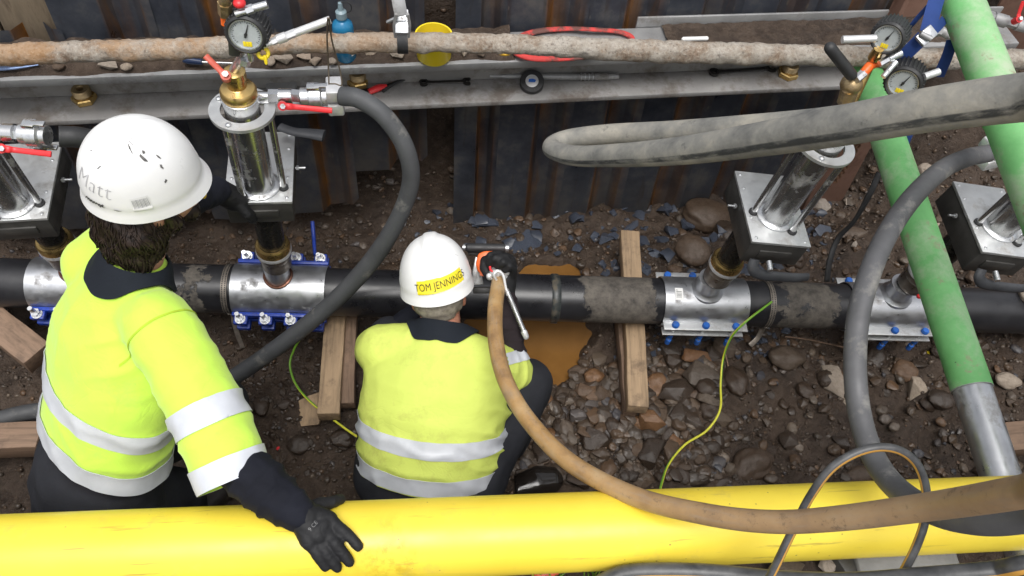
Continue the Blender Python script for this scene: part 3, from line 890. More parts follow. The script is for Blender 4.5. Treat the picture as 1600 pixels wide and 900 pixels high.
scatter(30, ((640, 1330), (330, 425)), (9, 24), [('slate', 'slate'), ('slate', 'slate'), ('round', 'stone'), ('ang', 'stone_dark')], 'slate or stone chip in the earth between sheet wall and pipe', 'chips between wall and pipe')
scatter(26, ((1275, 1590), (190, 420)), (8, 24), [('ang', 'stone_pale'), ('ang', 'stone'), ('round', 'stone')], 'stone bedded in the earth bank on the right', 'stones in the earth bank')
scatter(34, ((350, 560), (520, 740)), (10, 26), [('round', 'stone_dark'), ('ang', 'stone_dark')], 'dark stone in the mud between the workers', 'dark stones between the workers')
# gravel: one object, nobody could count it
def gravel(nm, n, zone, sizes, mt, keep=None, seed=5, label=''):
    r = random.Random(seed); co = []; fa = []
    bm = bmesh.new(); bmesh.ops.create_icosphere(bm, subdivisions=1, radius=1)
    base = [v.co.copy() for v in bm.verts]; bf = [[v.index for v in f.verts] for f in bm.faces]; bm.free()
    k = 0
    while k < n:
        x, y = r.uniform(*zone[0]), r.uniform(*zone[1])
        if keep and not keep(x, y, r): continue
        if pudd(x, y) > .15: continue
        s = sizes[0] + (sizes[1] - sizes[0]) * r.random() ** 3
        p = V((x, y, ground(x, y) + s * .15))
        q = Quaternion((r.gauss(0, 1), r.gauss(0, 1), r.gauss(0, 1), r.gauss(0, 1))).normalized().to_matrix()
        sx, sy, sz = r.uniform(.7, 1.25), r.uniform(.6, 1.0), r.uniform(.4, .75)
        o = len(co)
        for b in base:
            d = q @ V((b.x * sx, b.y * sy, b.z * sz)); co.append(p + d * s * r.uniform(.82, 1.12))
        fa += [[i + o for i in f] for f in bf]; k += 1
    me = bpy.data.meshes.new(nm); me.from_pydata(co, [], fa); finish(me, 180)
    me.materials.append(M[mt])
    ob = bpy.data.objects.new(nm, me); COL.objects.link(ob); OFF[ob.name] = V((0, 0, 0))
    struct(ob, 'stuff'); return tag(ob, label, 'gravel')
def rubble(nm, n, zone, sizes, mt, label, seed=15):
    r = random.Random(seed); co = []; fa = []
    srcs = []
    for me in PROTO['round'][:4] + PROTO['ang'][:4]:
        b = bmesh.new(); b.from_mesh(me)
        if len(b.verts) > 400: bmesh.ops.unsubdivide(b, verts=b.verts, iterations=4)
        srcs.append(([v.co.copy() for v in b.verts], [[v.index for v in f.verts] for f in b.faces])); b.free()
    for k in range(n):
        x, y = r.uniform(*zone[0]), r.uniform(*zone[1])
        if y > 750: continue
        g = G(x, y)
        if pudd(g.x, g.y) > .25: continue
        s = sizes[0] + (sizes[1] - sizes[0]) * r.random() ** 2
        V_, F_ = r.choice(srcs); o = len(co)
        q = Matrix.Rotation(r.uniform(0, 6.28), 3, 'Z') @ Matrix.Rotation(r.uniform(-.4, .4), 3, 'X')
        for v in V_: co.append(g + q @ V((v.x * s, v.y * s * .8, v.z * s * .55)) + V((0, 0, s * .08)))
        fa += [[i + o for i in f] for f in F_]
    me = bpy.data.meshes.new(nm); me.from_pydata(co, [], fa); finish(me, 50); me.materials.append(M[mt])
    ob = bpy.data.objects.new(nm, me); COL.objects.link(ob); OFF[ob.name] = V((0, 0, 0)); struct(ob, 'stuff'); return tag(ob, label, 'rubble')
rubble('rubble', 950, ((790, 1130), (560, 756)), (.022, .085), 'pebble', 'small wet rubble packed between the stones below the puddle')
rubble('rubble', 700, ((960, 1590), (505, 760)), (.012, .062), 'pebble', 'small rubble strewn in front of the pipe on the right', 16)
rubble('rubble', 620, ((330, 1560), (262, 440)), (.014, .060), 'pebble', 'small rubble in the earth between the sheet wall and the pipe', 17)
rubble('rubble', 420, ((330, 600), (510, 756)), (.012, .036), 'stone_dark', 'dark rubble in the mud between the workers', 18)
_pr = PROTO; PROTO = {'round': _pr['slate'], 'ang': _pr['slate']}
rubble('slate_chips', 130, ((640, 1300), (318, 430)), (.025, .10), 'slate', 'blue-grey slate chips along the foot of the sheet wall', 19)
rubble('slate_chips', 120, ((960, 1240), (500, 560)), (.02, .05), 'slate', 'dark slate chips under the labelled clamp', 20)
PROTO = _pr
def dens(x, y, r):
    return noise.noise(V((x * 2.2, y * 2.2, 3))) + (.45 if .25 < x < 1.15 and y < 1.6 else 0) > r.uniform(-.55, .45)
gravel('gravel', 17000, ((-2.4, 3.4), (.75, 2.75)), (.0035, .016), 'pebble', dens, label='fine wet gravel strewn over the trench floor and the bank')

# ------------------------------------------------------------------ clamps on the pipe
ANG0 = 0
def pf(px, dx=0):
    """frame on the pipe axis: local z = pipe direction, local x = away from the camera side (horizontal +Y), local y = up-ish"""
    return frame(onpipe(px) + PD * dx, PD, (0, -1, 0))       # angle 0 faces the camera side, pi/2 up? resolved below
def polar(px, dx, r, el):
    """point at radius r and elevation el (0 = towards the viewer, 90 = up, 180 = towards the wall)"""
    c = onpipe(px) + PD * dx
    h = V((PD.y, -PD.x, 0)).normalized()
    u = V((0, 0, 1))
    return c + h * (r * math.cos(math.radians(el))) + u * (r * math.sin(math.radians(el)))
def sleeve(px, L, r, els=(-178, 178), seg=48, th=.004):
    mb = MB()
    ring = []
    for dx in (-L / 2, -L / 2 + .001, L / 2 - .001, L / 2):
        pass
    n = seg
    rows = []
    for (dx, rr) in ((-L / 2, r - th), (-L / 2, r), (-L / 4, r), (0, r), (L / 4, r), (L / 2, r), (L / 2, r - th)):
        rows.append([mb.v(polar(px, dx, rr, els[0] + (els[1] - els[0]) * k / n)) for k in range(n + 1)])
    for A, B in zip(rows[:-1], rows[1:]):
        for k in range(n): mb.face([A[k], A[k + 1], B[k + 1], B[k]])
    return mb
HV = V((PD.y, -PD.x, 0)).normalized()
def plain_clamp(px0, px1, label, sticker):
    pc_ = (px0 + px1) / 2; c = onpipe(pc_); L = (onpipe(px1) - onpipe(px0)).length
    t = thing('repair_clamp', label, 'pipe clamp', c + V((0, 0, -PR)), 'plain steel clamps with blue bolt caps')
    obj('sleeve', sleeve(pc_, L, .103, (2, 178), 40), M['steel'], t)
    obj('lower_sleeve', sleeve(pc_, L, .103, (-178, -2), 40), M['steel'], t)
    B = Matrix.Identity(4)
    F = frame(c, (0, 0, 1), PD)
    for side in (1, -1):                                # 1 = viewer side
        for k, (z, wx) in enumerate(((.006, .040), (-.040, .036))):
            mb = MB()
            o = c + HV * side * (.101 + wx / 2) + V((0, 0, z))
            mb.box((0, 0, 0), (L * (.995 if k == 0 else .97), wx, .007), M=frame(o, (0, 0, 1), PD), bev=.0015)
            obj('flange', mb, M['plate'], t)
        xs = (-.36, 0, .36) if side == 1 else (-.36, -.05, .38)
        for f in xs:
            o = c + PD * (L * f) + HV * side * .122
            mb = MB()
            mb.cyl(o + V((0, 0, -.10)), o + V((0, 0, .012)), .0065, seg=12)
            bo = obj('bolt', mb, M['zinc'], t)
            mb = MB(); mb.lathe(frame(o + V((0, 0, .011)), (0, 0, 1)), [(0, 0), (.015, 0), (.015, .010), (.012, .014), (0, .015)], 16)
            obj('bolt_cap', mb, M['bluecap'], bo)
            mb = MB(); mb.cyl(o + V((0, 0, -.125)), o + V((0, 0, -.095)), .011, .012, 12)
            obj('bolt_cap', mb, M['bluecap'], bo)
            mb = MB(); mb.cyl(o + V((0, 0, -.078)), o + V((0, 0, -.048)), .0105, seg=12)
            obj('nut', mb, M['bluecap'], bo)
    # outlet neck
    mb = MB(); mb.cyl(c + V((0, 0, .09)), c + V((0, 0, .172)), .052, seg=32)
    mb.lathe(frame(c + V((0, 0, .088)), (0, 0, 1)), [(.066, 0), (.066, .012), (.055, .022), (.052, .03)], 32)
    obj('outlet_neck', mb, M['steel'], t)
    if sticker:
        mb = MB(); rows = []
        for i in range(7):
            e = 88 - 28 * i / 6
            rows.append([mb.v(polar(1050, .0 + dx, .1045, e)) for dx in (-.016, .016)])
        for a, b in zip(rows[:-1], rows[1:]): mb.face([a[0], a[1], b[1], b[0]])
        s_ = obj('sticker', mb, M['white'], t, ang=180)
        mb = MB()
        for i, e in enumerate((83, 79.5, 76, 73, 70, 67)):
            a = .010 if i else -.006
            for x0, x1 in ((-.012, a),):
                q = [polar(1050, x0, .1052, e), polar(1050, x1, .1052, e), polar(1050, x1, .1052, e - 1.0), polar(1050, x0, .1052, e - 1.0)]
                mb.face([mb.v(k) for k in q])
        obj('print', mb, M['ink'], s_, ang=180)
    return t, c
def blue_clamp(px0, px1, label):
    pc_ = (px0 + px1) / 2; c = onpipe(pc_); L = (onpipe(px1) - onpipe(px0)).length
    t = thing('repair_clamp', label, 'pipe clamp', c + V((0, 0, -PR)), 'steel clamps with blue lugs')
    obj('sleeve', sleeve(pc_, L, .104, (-179, 179), 64), M['steel'], t)
    for side in (1, -1):
        el = -12 if side == 1 else 158
        mb = MB()
        a = math.radians(el)
        rad = (HV * math.cos(a) + V((0, 0, 1)) * math.sin(a)); tan = (HV * -math.sin(a) + V((0, 0, 1)) * math.cos(a)) * side
        F = frame(c + rad * .107, tan, PD)
        mb2 = MB(F)
        sy = -1 if F.to_3x3().col[1].dot(rad) < 0 else 1
        mb2.box((0, sy * .004, .012), (L * .99, .016, .030), bev=.004)          # upper rail
        mb2.box((0, sy * .002, -.045), (L * .99, .012, .022), bev=.004)         # lower rail
        for f in (-.40, -.135, .135, .40):
            mb2.box((L * f, sy * .020, .008), (.052, .046, .024), bev=.005)
            mb2.box((L * f, sy * .020, -.048), (.050, .046, .026), bev=.005)
        obj('lug_bar', mb2, M['blue'], t)
        for f in (-.40, -.135, .135, .40):
            mb = MB(F); p = V((L * f, sy * .024, 0))
            mb.cyl(p + V((0, 0, -.085)), p + V((0, 0, .080)), .0085, seg=14)
            bo = obj('bolt', mb, M['zinc'], t)
            mb = MB(F); mb.cyl(p + V((0, 0, .020)), p + V((0, 0, .0237)), .020, seg=20); mb.hexnut(p + V((0, 0, .0235)), p + V((0, 0, .040)), .0165)
            obj('nut', mb, M['zinc'], bo, ang=20)
            mb = MB(F); mb.hexnut(p + V((0, 0, -.078)), p + V((0, 0, -.062)), .0165)
            obj('nut', mb, M['zinc'], bo, ang=20)
    mb = MB(); mb.cyl(c + V((0, 0, .09)), c + V((0, 0, .172)), .046, seg=32)
    nk = obj('outlet_neck', mb, M['steel'], t)
    mb = MB(); rows = []
    # weld bead following the saddle
    pts = []
    for k in range(40):
        a = 2 * PI * k / 40; x, y = .050 * math.cos(a), .050 * math.sin(a)
        pts.append(c + PD * x + HV * y + V((0, 0, math.sqrt(max(0, .105 ** 2 - y * y)) + .001)))
    mb.tube(pts, .0065, seg=8, n=2, closed=True)
    obj('weld_bead', mb, mat('heat_tinted_weld', (.16, .075, .05), .35, .8, .4, 60), nk)
    return t, c
CL = {}
CL[1] = blue_clamp(60, 205, 'steel clamp with blue lugs mostly hidden behind the standing worker')
CL[2] = blue_clamp(370, 513, 'bright steel sleeve clamp with blue lugs and silver studs right of the standing worker')
CL[3] = plain_clamp(1030, 1158, 'plain steel clamp with white printed sticker under the second steel box', True)
CL[4] = plain_clamp(1318, 1446, 'plain steel clamp partly behind the grey hose and lower green strut', False)
mb = MB(); q = P(489, 385, z=.36); mb.tube([P(492, 398, z=.36), P(490, 370, z=.37), P(488, 346, z=.40)], [.006, .008, .008], seg=10)
tag(obj('blue_handle', mb, M['blue']), 'slim blue handle sticking up behind the blue-lugged clamp', 'handle')

# perforated bands round the pipe
def band(px, tail, label):
    mb = MB(); c = onpipe(px)
    mb.lathe(frame(c - PD * .011, PD), [(PR + .001, 0), (PR + .004, 0), (PR + .004, .022), (PR + .001, .022)], 56, closed=True)
    pts = [polar(px, 0, PR + .004, -20), polar(px, .005, PR + .012, -50)] + tail
    mb.tube(pts, .011, seg=8, flat=(1.0, .18))
    t_ = obj('pipe_band', mb, M['galvb'])
    mb = MB()
    for k in range(46):
        el = -25 + 190 * k / 45
        for dx in (-.0055, .0055):
            o = polar(px, dx, PR + .0042, el); nn = (o - onpipe(px) - PD * dx)
            mb.cyl(o, o + nn.normalized() * .0009, .0026, seg=8)
    obj('perforation', mb, M['ink'], t_)
    return tag(t_, label, 'pipe band', 'perforated bands round the pipe')
M['galvb'] = mat('grubby_perforated_band', (.23, .20, .17), .5, .5, .3, 40)
band(360, [P(366, 505, z=.14), P(372, 525, z=.08), P(379, 543, z=.02)], 'perforated metal band round the pipe left of the blue-lugged clamp')
band(1194, [P(1192, 512, z=.12), P(1184, 528, z=.07), P(1172, 540, z=.05)], 'perforated metal band tied to the wire right of the labelled clamp')
# earth wires
def wire_mat():
    n = NT('green_yellow_wire'); uv = n.sep(n.tc.outputs['UV'])
    c = n.mix(n.math('GREATER_THAN', n.math('FRACT', n.math('ADD', n.math('MULTIPLY', uv[1], 1.0), n.math('MULTIPLY', uv[0], .9))), .45), (.16, .36, .03), (.62, .60, .05))
    n.set(color=c, rough=.4); return n.m
M['wire'] = wire_mat()
mb = MB(); mb.tube([polar(1190, 0, PR + .006, 62), P(1165, 503, z=.32), P(1142, 528, z=.24), P(1130, 560, z=.14), P(1126, 600, z=.10), P(1125, 640, z=.10), P(1105, 672, z=.08), P(1070, 695, z=.07), P(1045, 725, z=.08), P(1034, 755, z=.12), P(1026, 790, z=.16)], .0048, seg=10, n=10)
tag(obj('earth_wire', mb, M['wire']), 'green and yellow earth wire curving from the pipe band to the yellow pipe', 'wire')
mb = MB(); mb.tube([P(470, 528, z=.16), P(460, 545, z=.10), P(453, 570, z=.06), P(462, 600, z=.05), P(485, 628, z=.06), P(520, 655, z=.06), P(550, 677, z=.07), P(580, 695, z=.08)], .0045, seg=10, n=10)
tag(obj('earth_wire', mb, M['wire']), 'green and yellow wire on the mud left of the split timber', 'wire')
# ------------------------------------------------------------------ drilling machines standing on the clamps
def gauge(root, c, ax, r, up=None):
    """pressure gauge in a ribbed rubber boot; ax = the way the dial looks; up = direction of the needle's 12 o'clock"""
    ax = V(ax).normalized(); F = frame(c, ax, up)
    mb = MB(F)
    prof = [(0, -.066), (r * .82, -.066), (r * 1.02, -.060), (r * 1.12, -.05), (r * 1.16, .0), (r * 1.14, .010), (r * 1.02, .015), (r * .92, .012), (r * .92, .004), (0, .003)]
    mb.lathe(Matrix.Identity(4), prof, 40)
    for k in range(30):
        a = 2 * PI * k / 30
        Q = Matrix.Rotation(a, 4, 'Z')
        mb.box((r * 1.15, 0, -.023), (r * .16, r * .11, .056), M=Q, bev=.0015, seg=1)
    g = obj('pressure_gauge', mb, M['rubber'], root)
    mb = MB(F); mb.lathe(Matrix.Identity(4), [(0, .0045), (r * .90, .0045), (r * .90, .006), (0, .006)], 40)
    obj('dial', mb, M['dial'], g)
    mb = MB(F); mb.annulus(Matrix.Translation((0, 0, .006)), r * .86, r * .95, .006, 40)
    obj('bezel', mb, M['zinc'], g)
    mb = MB(F)
    for k in range(28):
        a = math.radians(-130 + 260 * k / 27) + PI / 2
        l = .14 if k % 3 == 0 else .08
        Q = Matrix.Rotation(a, 4, 'Z')
        mb.box((r * (.80 - l / 2), 0, .0068), (r * l, r * .022, .0006), M=Q)
    obj('tick_marks', mb, M['ink'], g)
    mb = MB(F); mb.prism([(-.06 * r, -.2 * r), (.06 * r, -.2 * r), (.012 * r, .66 * r), (-.012 * r, .66 * r)], .0012, M=Matrix.Translation((0, 0, .0078)) @ Matrix.Rotation(-.35, 4, 'Z'))
    mb.cyl((0, 0, .0068), (0, 0, .0105), r * .09, seg=14)
    obj('needle', mb, M['ink'], g)
    mb = MB(F)
    for k in (-1, 0, 1): mb.box((k * r * .17, -r * .58, .0072 + .0002 * k), (r * .155, r * .30, .0008), bev=.0002)
    obj('yellow_sticker', mb, M['yellowp'], g)
    return g
M['dial'] = mat('gauge_dial', (.40, .43, .43), .22, 0, .08, 30)
def path_fit(root, pts, name='connector', m='zinc', grow=1.0):
    """hose fitting: stepped round body along the line of pts = [(point, radius, kind)]"""
    mb = MB()
    for (a, r, k), (b, r2, k2) in zip(pts[:-1], pts[1:]):
        a, b = V(a), V(b)
        if k == 'hex': mb.cyl(a, b, r * grow, seg=6)
        else: mb.cyl(a, b, r * grow, seg=20)
        if (b - a).length > 1e-4 and k == 'ring': mb.torus(frame(a.lerp(b, .5), b - a), r * grow, r * .12, 24, 8)
    return obj(name, mb, M[m], root)
def lever(parent, p0, p1, m, wdt=.016, up=(0, 0, 1), name='lever', crank=.02):
    """flat cranked valve lever from pivot p0 to tip p1"""
    p0, p1 = V(p0), V(p1); u = V(up)
    q = p0.lerp(p1, .28) + u * crank * .2
    mb = MB(); mb.tube([p0 + u * crank, p0.lerp(p1, .14) + u * crank, q, p0.lerp(p1, .6), p1], [wdt * .62, wdt * .62, wdt * .5, wdt * .5, wdt * .52], seg=12, flat=(1.0, .38), nrm=u)
    mb.cyl(p0 - u * .012, p0 + u * (crank + .006), wdt * .85, seg=16)
    l = obj(name, mb, M[m], parent)
    mb = MB(); mb.hexnut(p0 + u * (crank + .0065), p0 + u * (crank + .016), wdt * .5)
    obj('nut', mb, M['zinc'], l)
    return l
def camlock(root, p0, p1, rr=.036, block=True):
    """white alloy hose coupling with two ears, hose end at p1"""
    p0, p1 = V(p0), V(p1); d = (p1 - p0); L = d.length
    F = frame(p0, d, (0, 0, 1))
    mb = MB(F)
    mb.lathe(Matrix.Identity(4), [(0, 0), (rr * .78, 0), (rr * .78, L * .18), (rr * .98, L * .2), (rr * .98, L * .46), (rr * .74, L * .5), (rr * .74, L * .62), (0, L * .62)], 24)
    b = obj('hose_coupling', mb, M['zinc'], root)
    for s in (1, -1):
        mb = MB(F); mb.box((s * rr * 1.1, 0, L * .32), (rr * .35, rr * .8, L * .30), bev=.003); mb.box((s * rr * 1.2, 0, L * .52), (rr * .18, rr * .5, L * .35), bev=.002)
        obj('cam_ear', mb, M['chrome'], b)
    if block:
        mb = MB(F)
        for s in (1, -1):
            mb.box((s * rr * .72, 0, L * .80), (rr * 1.15, rr * 2.1, L * .38), bev=.006)
        k = obj('clamp_block', mb, M['alloy'], b)
        mb = MB(F)
        for s in (1, -1):
            for q in (1, -1): mb.cyl((s * rr * .7 - rr * 1.0, q * rr * .85, L * .8), (s * rr * .7 + rr * 1.0, q * rr * .85, L * .8), .005, seg=10)
    return b
M['handle'] = mat('dark_grey_handle', (.040, .042, .047), .5, 0, .25, 14, dirt=(.10, .09, .08), damt=.15)
M['alloy'] = mat('cast_alloy', (.66, .66, .66), .42, .55, .12, 40, dirt=(.3, .29, .27), damt=.12)
def machine(k, base, axis, yaw, zoff, label, spool_base, box_off=(0, 0), hbox=.09, L=.94, flag=()):
    ax = V(axis).normalized()
    t = thing('pipe_drilling_machine', label, 'drilling machine', base + V((0, 0, .172)), 'drilling machines on the clamps')
    fx = Matrix.Rotation(yaw, 3, 'Z') @ V((1, 0, 0))
    F = frame(base, ax, fx)
    # union and spool
    mb = MB(F); mb.lathe(Matrix.Identity(4), [(0, .173), (.052, .173), (.055, .180), (.055, .228), (.059, .233), (.060, .238), (.060, .256), (.050, .258), (0, .258)], 8 if 0 else 32)
    un = obj('union', mb, mat('oily_union', (.20, .17, .14), .35, .8, .25, 24, dirt=(.05, .04, .035), damt=.3) if 'union' not in M else M['union'], t)
    mb = MB(F); mb.lathe(Matrix.Identity(4), [(.048, .2585), (.064, .2585), (.065, .266), (.062, .273), (.048, .273)], 36, closed=True)
    obj('white_ring', mb, M['alloy'], un)
    mb = MB(F); mb.lathe(Matrix.Identity(4), [(.046, .2735), (.062, .2735), (.062, .296), (.057, .304), (.0475, .304)], 36, closed=True)
    obj('brass_ring', mb, M['brass'], un)
    zp = .58 + zoff
    mb = MB(F); mb.cyl((0, 0, .26), (0, 0, zp - hbox), .0465, seg=36)
    obj('spool', mb, M['blackpipe'], t)
    # box with steel top plate
    bx, by = box_off
    W_, D_ = .215, .325
    mb = MB(F); mb.box((bx, by, zp - hbox / 2 - .006), (W_ - .006, D_ - .006, hbox), bev=.004)
    mb.box((bx, by - D_ / 2 + .003, zp - hbox * .55), (W_ * .55, .012, hbox * .38), bev=.003)
    bo = obj('gearbox', mb, M['blackpaint'], t)
    mb = MB(F); mb.box((bx, by, zp + .003), (W_, D_, .012), bev=.0018)
    pl = obj('top_plate', mb, M['plate'], bo)
    for sx in (-1, 1):
        for sy in (-1, -.38, .55, 1):
            mb = MB(F); p = V((bx + sx * (W_ / 2 - .018), by + sy * (D_ / 2 - .018), zp + .009)); mb.lathe(Matrix.Translation(p), [(0, .0025), (.0035, .0025), (.0055, .0012), (.006, 0)], 12)
            obj('screw', mb, M['zinc'], bo)
    s_ = -1 if k >= 3 else 1
    mb = MB(F); sp = V((bx + s_ * W_ / 2, by + .03, zp - .035)); mb.cyl(sp, sp + V((s_ * .034, 0, 0)), .0045, seg=10); mb.hexnut(sp + V((s_ * .003, 0, 0)), sp + V((s_ * .012, 0, 0)), .009)
    obj('grease_nipple', mb, M['zinc'], bo)
    cx, cy = bx, by - D_ * (.28 if k <= 2 else .13)
    # column, its foot ring and the three rods
    mb = MB(F); mb.lathe(Matrix.Translation((cx, cy, 0)), [(0, zp + .009), (.0515, zp + .009), (.0515, L + .052), (.046, L + .056), (0, L + .056)], 44)
    obj('column', mb, M['chrome'], t)
    mb = MB(F); mb.lathe(Matrix.Translation((cx, cy, 0)), [(.052, zp + .0095), (.068, zp + .0095), (.068, zp + .016), (.058, zp + .022), (.052, zp + .022)], 44, closed=True)
    obj('foot_ring', mb, M['zinc'], t)
    for a in ((-8, -125, 115) if k <= 2 else (-52, 172, 60)):
        x, y = cx + .079 * math.cos(math.radians(a)), cy + .079 * math.sin(math.radians(a))
        mb = MB(F); mb.cyl((x, y, zp + .009), (x, y, L + .0), .0105, seg=18)
        ro = obj('guide_rod', mb, M['chrome'], t)
        mb = MB(F); mb.annulus(Matrix.Translation((x, y, zp + .0092)), .0108, .0165, .007, 20)
        obj('grommet', mb, M['rubber'], ro)
    mb = MB(F @ Matrix.Translation((cx, cy, 0))); mb.annulus(Matrix.Translation((0, 0, L)), .063, .095, .011, 56)
    ri = obj('ring_flange', mb, M['plate'], t)
    for a in (-115, 30, 150):
        mb = MB(F); mb.lathe(Matrix.Translation((cx + .079 * math.cos(math.radians(a)), cy + .079 * math.sin(math.radians(a)), L + .0115)), [(0, .007), (.006, .006), (.009, .003), (.0095, 0)], 16)
        obj('dome_nut', mb, M['zinc'], ri)
    # brass head
    mb = MB(F @ Matrix.Translation((cx, cy, 0)))
    mb.lathe(Matrix.Identity(4), [(0, L + .0565), (.050, L + .0565), (.052, L + .062), (.052, L + .080), (.047, L + .088), (.030, L + .094), (.027, L + .096), (.027, L + .122), (.031, L + .124), (.031, L + .148), (.024, L + .152), (0, L + .152)], 40)
    obj('brass_head', mb, M['brass'], t)
    return t, F, (cx, cy, L)
M['union'] = mat('oily_union', (.20, .17, .14), .35, .8, .25, 24, dirt=(.05, .04, .035), damt=.3)
B = {k: CL[k][1] for k in CL}
# second from the left: the one in full view
t2, F2, c2 = machine(2, B[2], (.035, .01, 1), .05, .025, 'tall steel drilling machine with brass head and red lever right of the standing worker', None, (.0, .085))
t1, F1, c1 = machine(1, B[1], (.01, -.04, 1), .08, .0, 'drilling machine cut off by the left edge behind the standing worker', None, (.0, .03))
t3, F3, c3 = machine(3, B[3], (.085, -.005, 1), -.06, .0, 'drilling machine on the labelled clamp, its head hidden behind the dusty hose', None, (.045, .02), .10)
t4, F4, c4 = machine(4, B[4], (.115, -.02, 1), -.08, .0, 'drilling machine at the right edge, half behind the upper green strut', None, (.06, .02), .10)
def loc(F, c, x, y, z): return F @ V((c[0] + x, c[1] + y, c[2] + z))
def extras_2():
    F, c, t = F2, c2, t2
    top = loc(F, c, 0, 0, .15)
    d0 = (top - CP).dot(fwd)
    pg = P(385, 52, d=d0 - .17)
    mb = MB(); mb.cyl(top, P(384, 78, d=d0 - .09), .013, .011, seg=18); mb.cyl(P(381, 100, d=d0 - .05), P(383, 92, d=d0 - .06), .017, seg=6)
    obj('stem', mb, M['zinc'], t)
    mb = MB(); a = P(383, 62, d=d0 - .13); mb.box((0, 0, 0), (.028, .03, .085), M=frame(P(366, 62, d=d0 - .12), P(366, 40, d=d0 - .16) - P(368, 85, d=d0 - .1)), bev=.004)
    obj('gauge_bracket', mb, M['blackpaint'], t)
    view = (CP - pg).normalized()
    gauge(t, pg, view + V((-.28, -.22, -.42)), .046, up=(1, 0, 0))
    # faded red lever to the left of the brass head
    h = loc(F, c, -.035, 0, .115)
    lever(t, P(353, 119, d=d0 - .02), P(321, 87, d=d0 - .04), 'rust_red', .017, up=view * .6 + V((0, 0, .6)), name='release_lever', crank=.0)
    # side arm with quick release nozzle
    path_fit(t, [(P(399, 77, d=d0 - .14), .007, 'r'), (P(425, 66, d=d0 - .14), .010, 'hex'), (P(434, 62, d=d0 - .14), .013, 'r'), (P(447, 57, d=d0 - .14), .011, 'hex'), (P(462, 51, d=d0 - .14), .0105, 'r'), (P(516, 31, d=d0 - .14), .0105, 'r')], 'quick_coupling', 'alloy')
    path_fit(t, [(P(368, 22, d=d0 - .22), .008, 'r'), (P(385, 17, d=d0 - .22), .012, 'hex'), (P(396, 13, d=d0 - .22), .010, 'r'), (P(418, 7, d=d0 - .22), .008, 'r')], 'quick_coupling', 'zinc')
    path_fit(t, [(P(352, -14, d=d0 - .26), .015, 'r'), (P(351, 4, d=d0 - .22), .018, 'hex'), (P(352, 22, d=d0 - .18), .016, 'r')], 'adaptor', 'bronze')
    path_fit(t, [(P(352, 22, d=d0 - .175), .0125, 'r'), (P(353, 38, d=d0 - .155), .0125, 'r')], 'orange_plug', 'orange')
    mb = MB(); mb.torus(frame(P(411, 83, d=d0 - .12), view, (0, 0, 1)), .013, .0055, 24, 10); mb.cap(P(414, 89, d=d0 - .12), P(416, 99, d=d0 - .11), .006, .004, 8)
    obj('yellow_cap', mb, M['yellowp'], t)
    mb = MB(); mb.cap(P(388, 72, d=d0 - .12), P(392, 93, d=d0 - .09), .011, .008, 12); obj('air_valve', mb, M['zinc'], t)
    # red knob at the very top
    mb = MB(); mb.ell(P(374, 5, d=d0 - .24), (.016, .016, .012)); obj('red_knob', mb, M['red'], t)
    # water outlet: valve, coupling
    z0 = loc(F, c, 0, 0, .02).z
    q = lambda x, y, dz=0: P(x, y, z=z0 + dz)
    path_fit(t, [(q(396, 151), .016, 'r'), (q(420, 151), .022, 'hex'), (q(436, 151), .024, 'r'), (q(456, 151), .022, 'hex'), (q(470, 152), .018, 'r'), (q(474, 152), .018, 'r')], 'ball_valve', 'chrome')
    va = t.children[-1]
    lever(va, q(441, 165, .01), q(519, 173, .01), 'red', .016, up=view, crank=.012)
    camlock(t, q(470, 152), q(537, 150), .036)
    path_fit(t, [(q(398, 160, -.01), .007, 'r'), (q(420, 161, -.01), .007, 'r')], 'drain_spur', 'zinc')
    # flat grey handle behind the column
    mb = MB(); mb.tube([P(437, 198, z=.93), P(460, 206, z=.93), P(485, 209, z=.93), P(506, 212, z=.93)], [.017, .018, .022, .026], seg=12, flat=(1, .5)); obj('crank_handle', mb, M['handle'], t)
extras_2()
# wire sling from the nozzle to the coupling
mb = MB(); d0 = 2.05
mb.tube([P(512, 28, d=1.99), P(511, 60, d=2.08), P(513, 100, d=2.15), P(514, 132, d=2.18)], .0022, seg=6)
mb.tube([P(514, 28, d=1.99), P(519, 65, d=2.08), P(530, 105, d=2.15), P(534, 132, d=2.18), P(524, 131, d=2.18), P(514, 131, d=2.18)], .0022, seg=6)
tag(obj('wire_sling', mb, mat('thin_steel_wire', (.16, .13, .10), .45, .7, .2, 40)), 'thin wire sling hanging from the silver nozzle to the white coupling', 'wire')
def extras_1():
    z0 = 1.20
    q = lambda x, y, dz=0: P(x, y, z=z0 + dz)
    path_fit(t1, [(q(-60, 205), .018, 'r'), (q(-20, 206), .024, 'hex'), (q(6, 207), .026, 'r'), (q(24, 208), .022, 'hex'), (q(34, 209), .018, 'r'), (q(38, 209), .018, 'r')], 'ball_valve', 'chrome')
    va = t1.children[-1]
    lever(va, q(2, 232, -.02), q(80, 241, -.02), 'red', .016, up=(CP - q(40, 240)).normalized(), crank=.012)
    camlock(t1, q(34, 209), q(100, 214), .038, block=False)
extras_1()
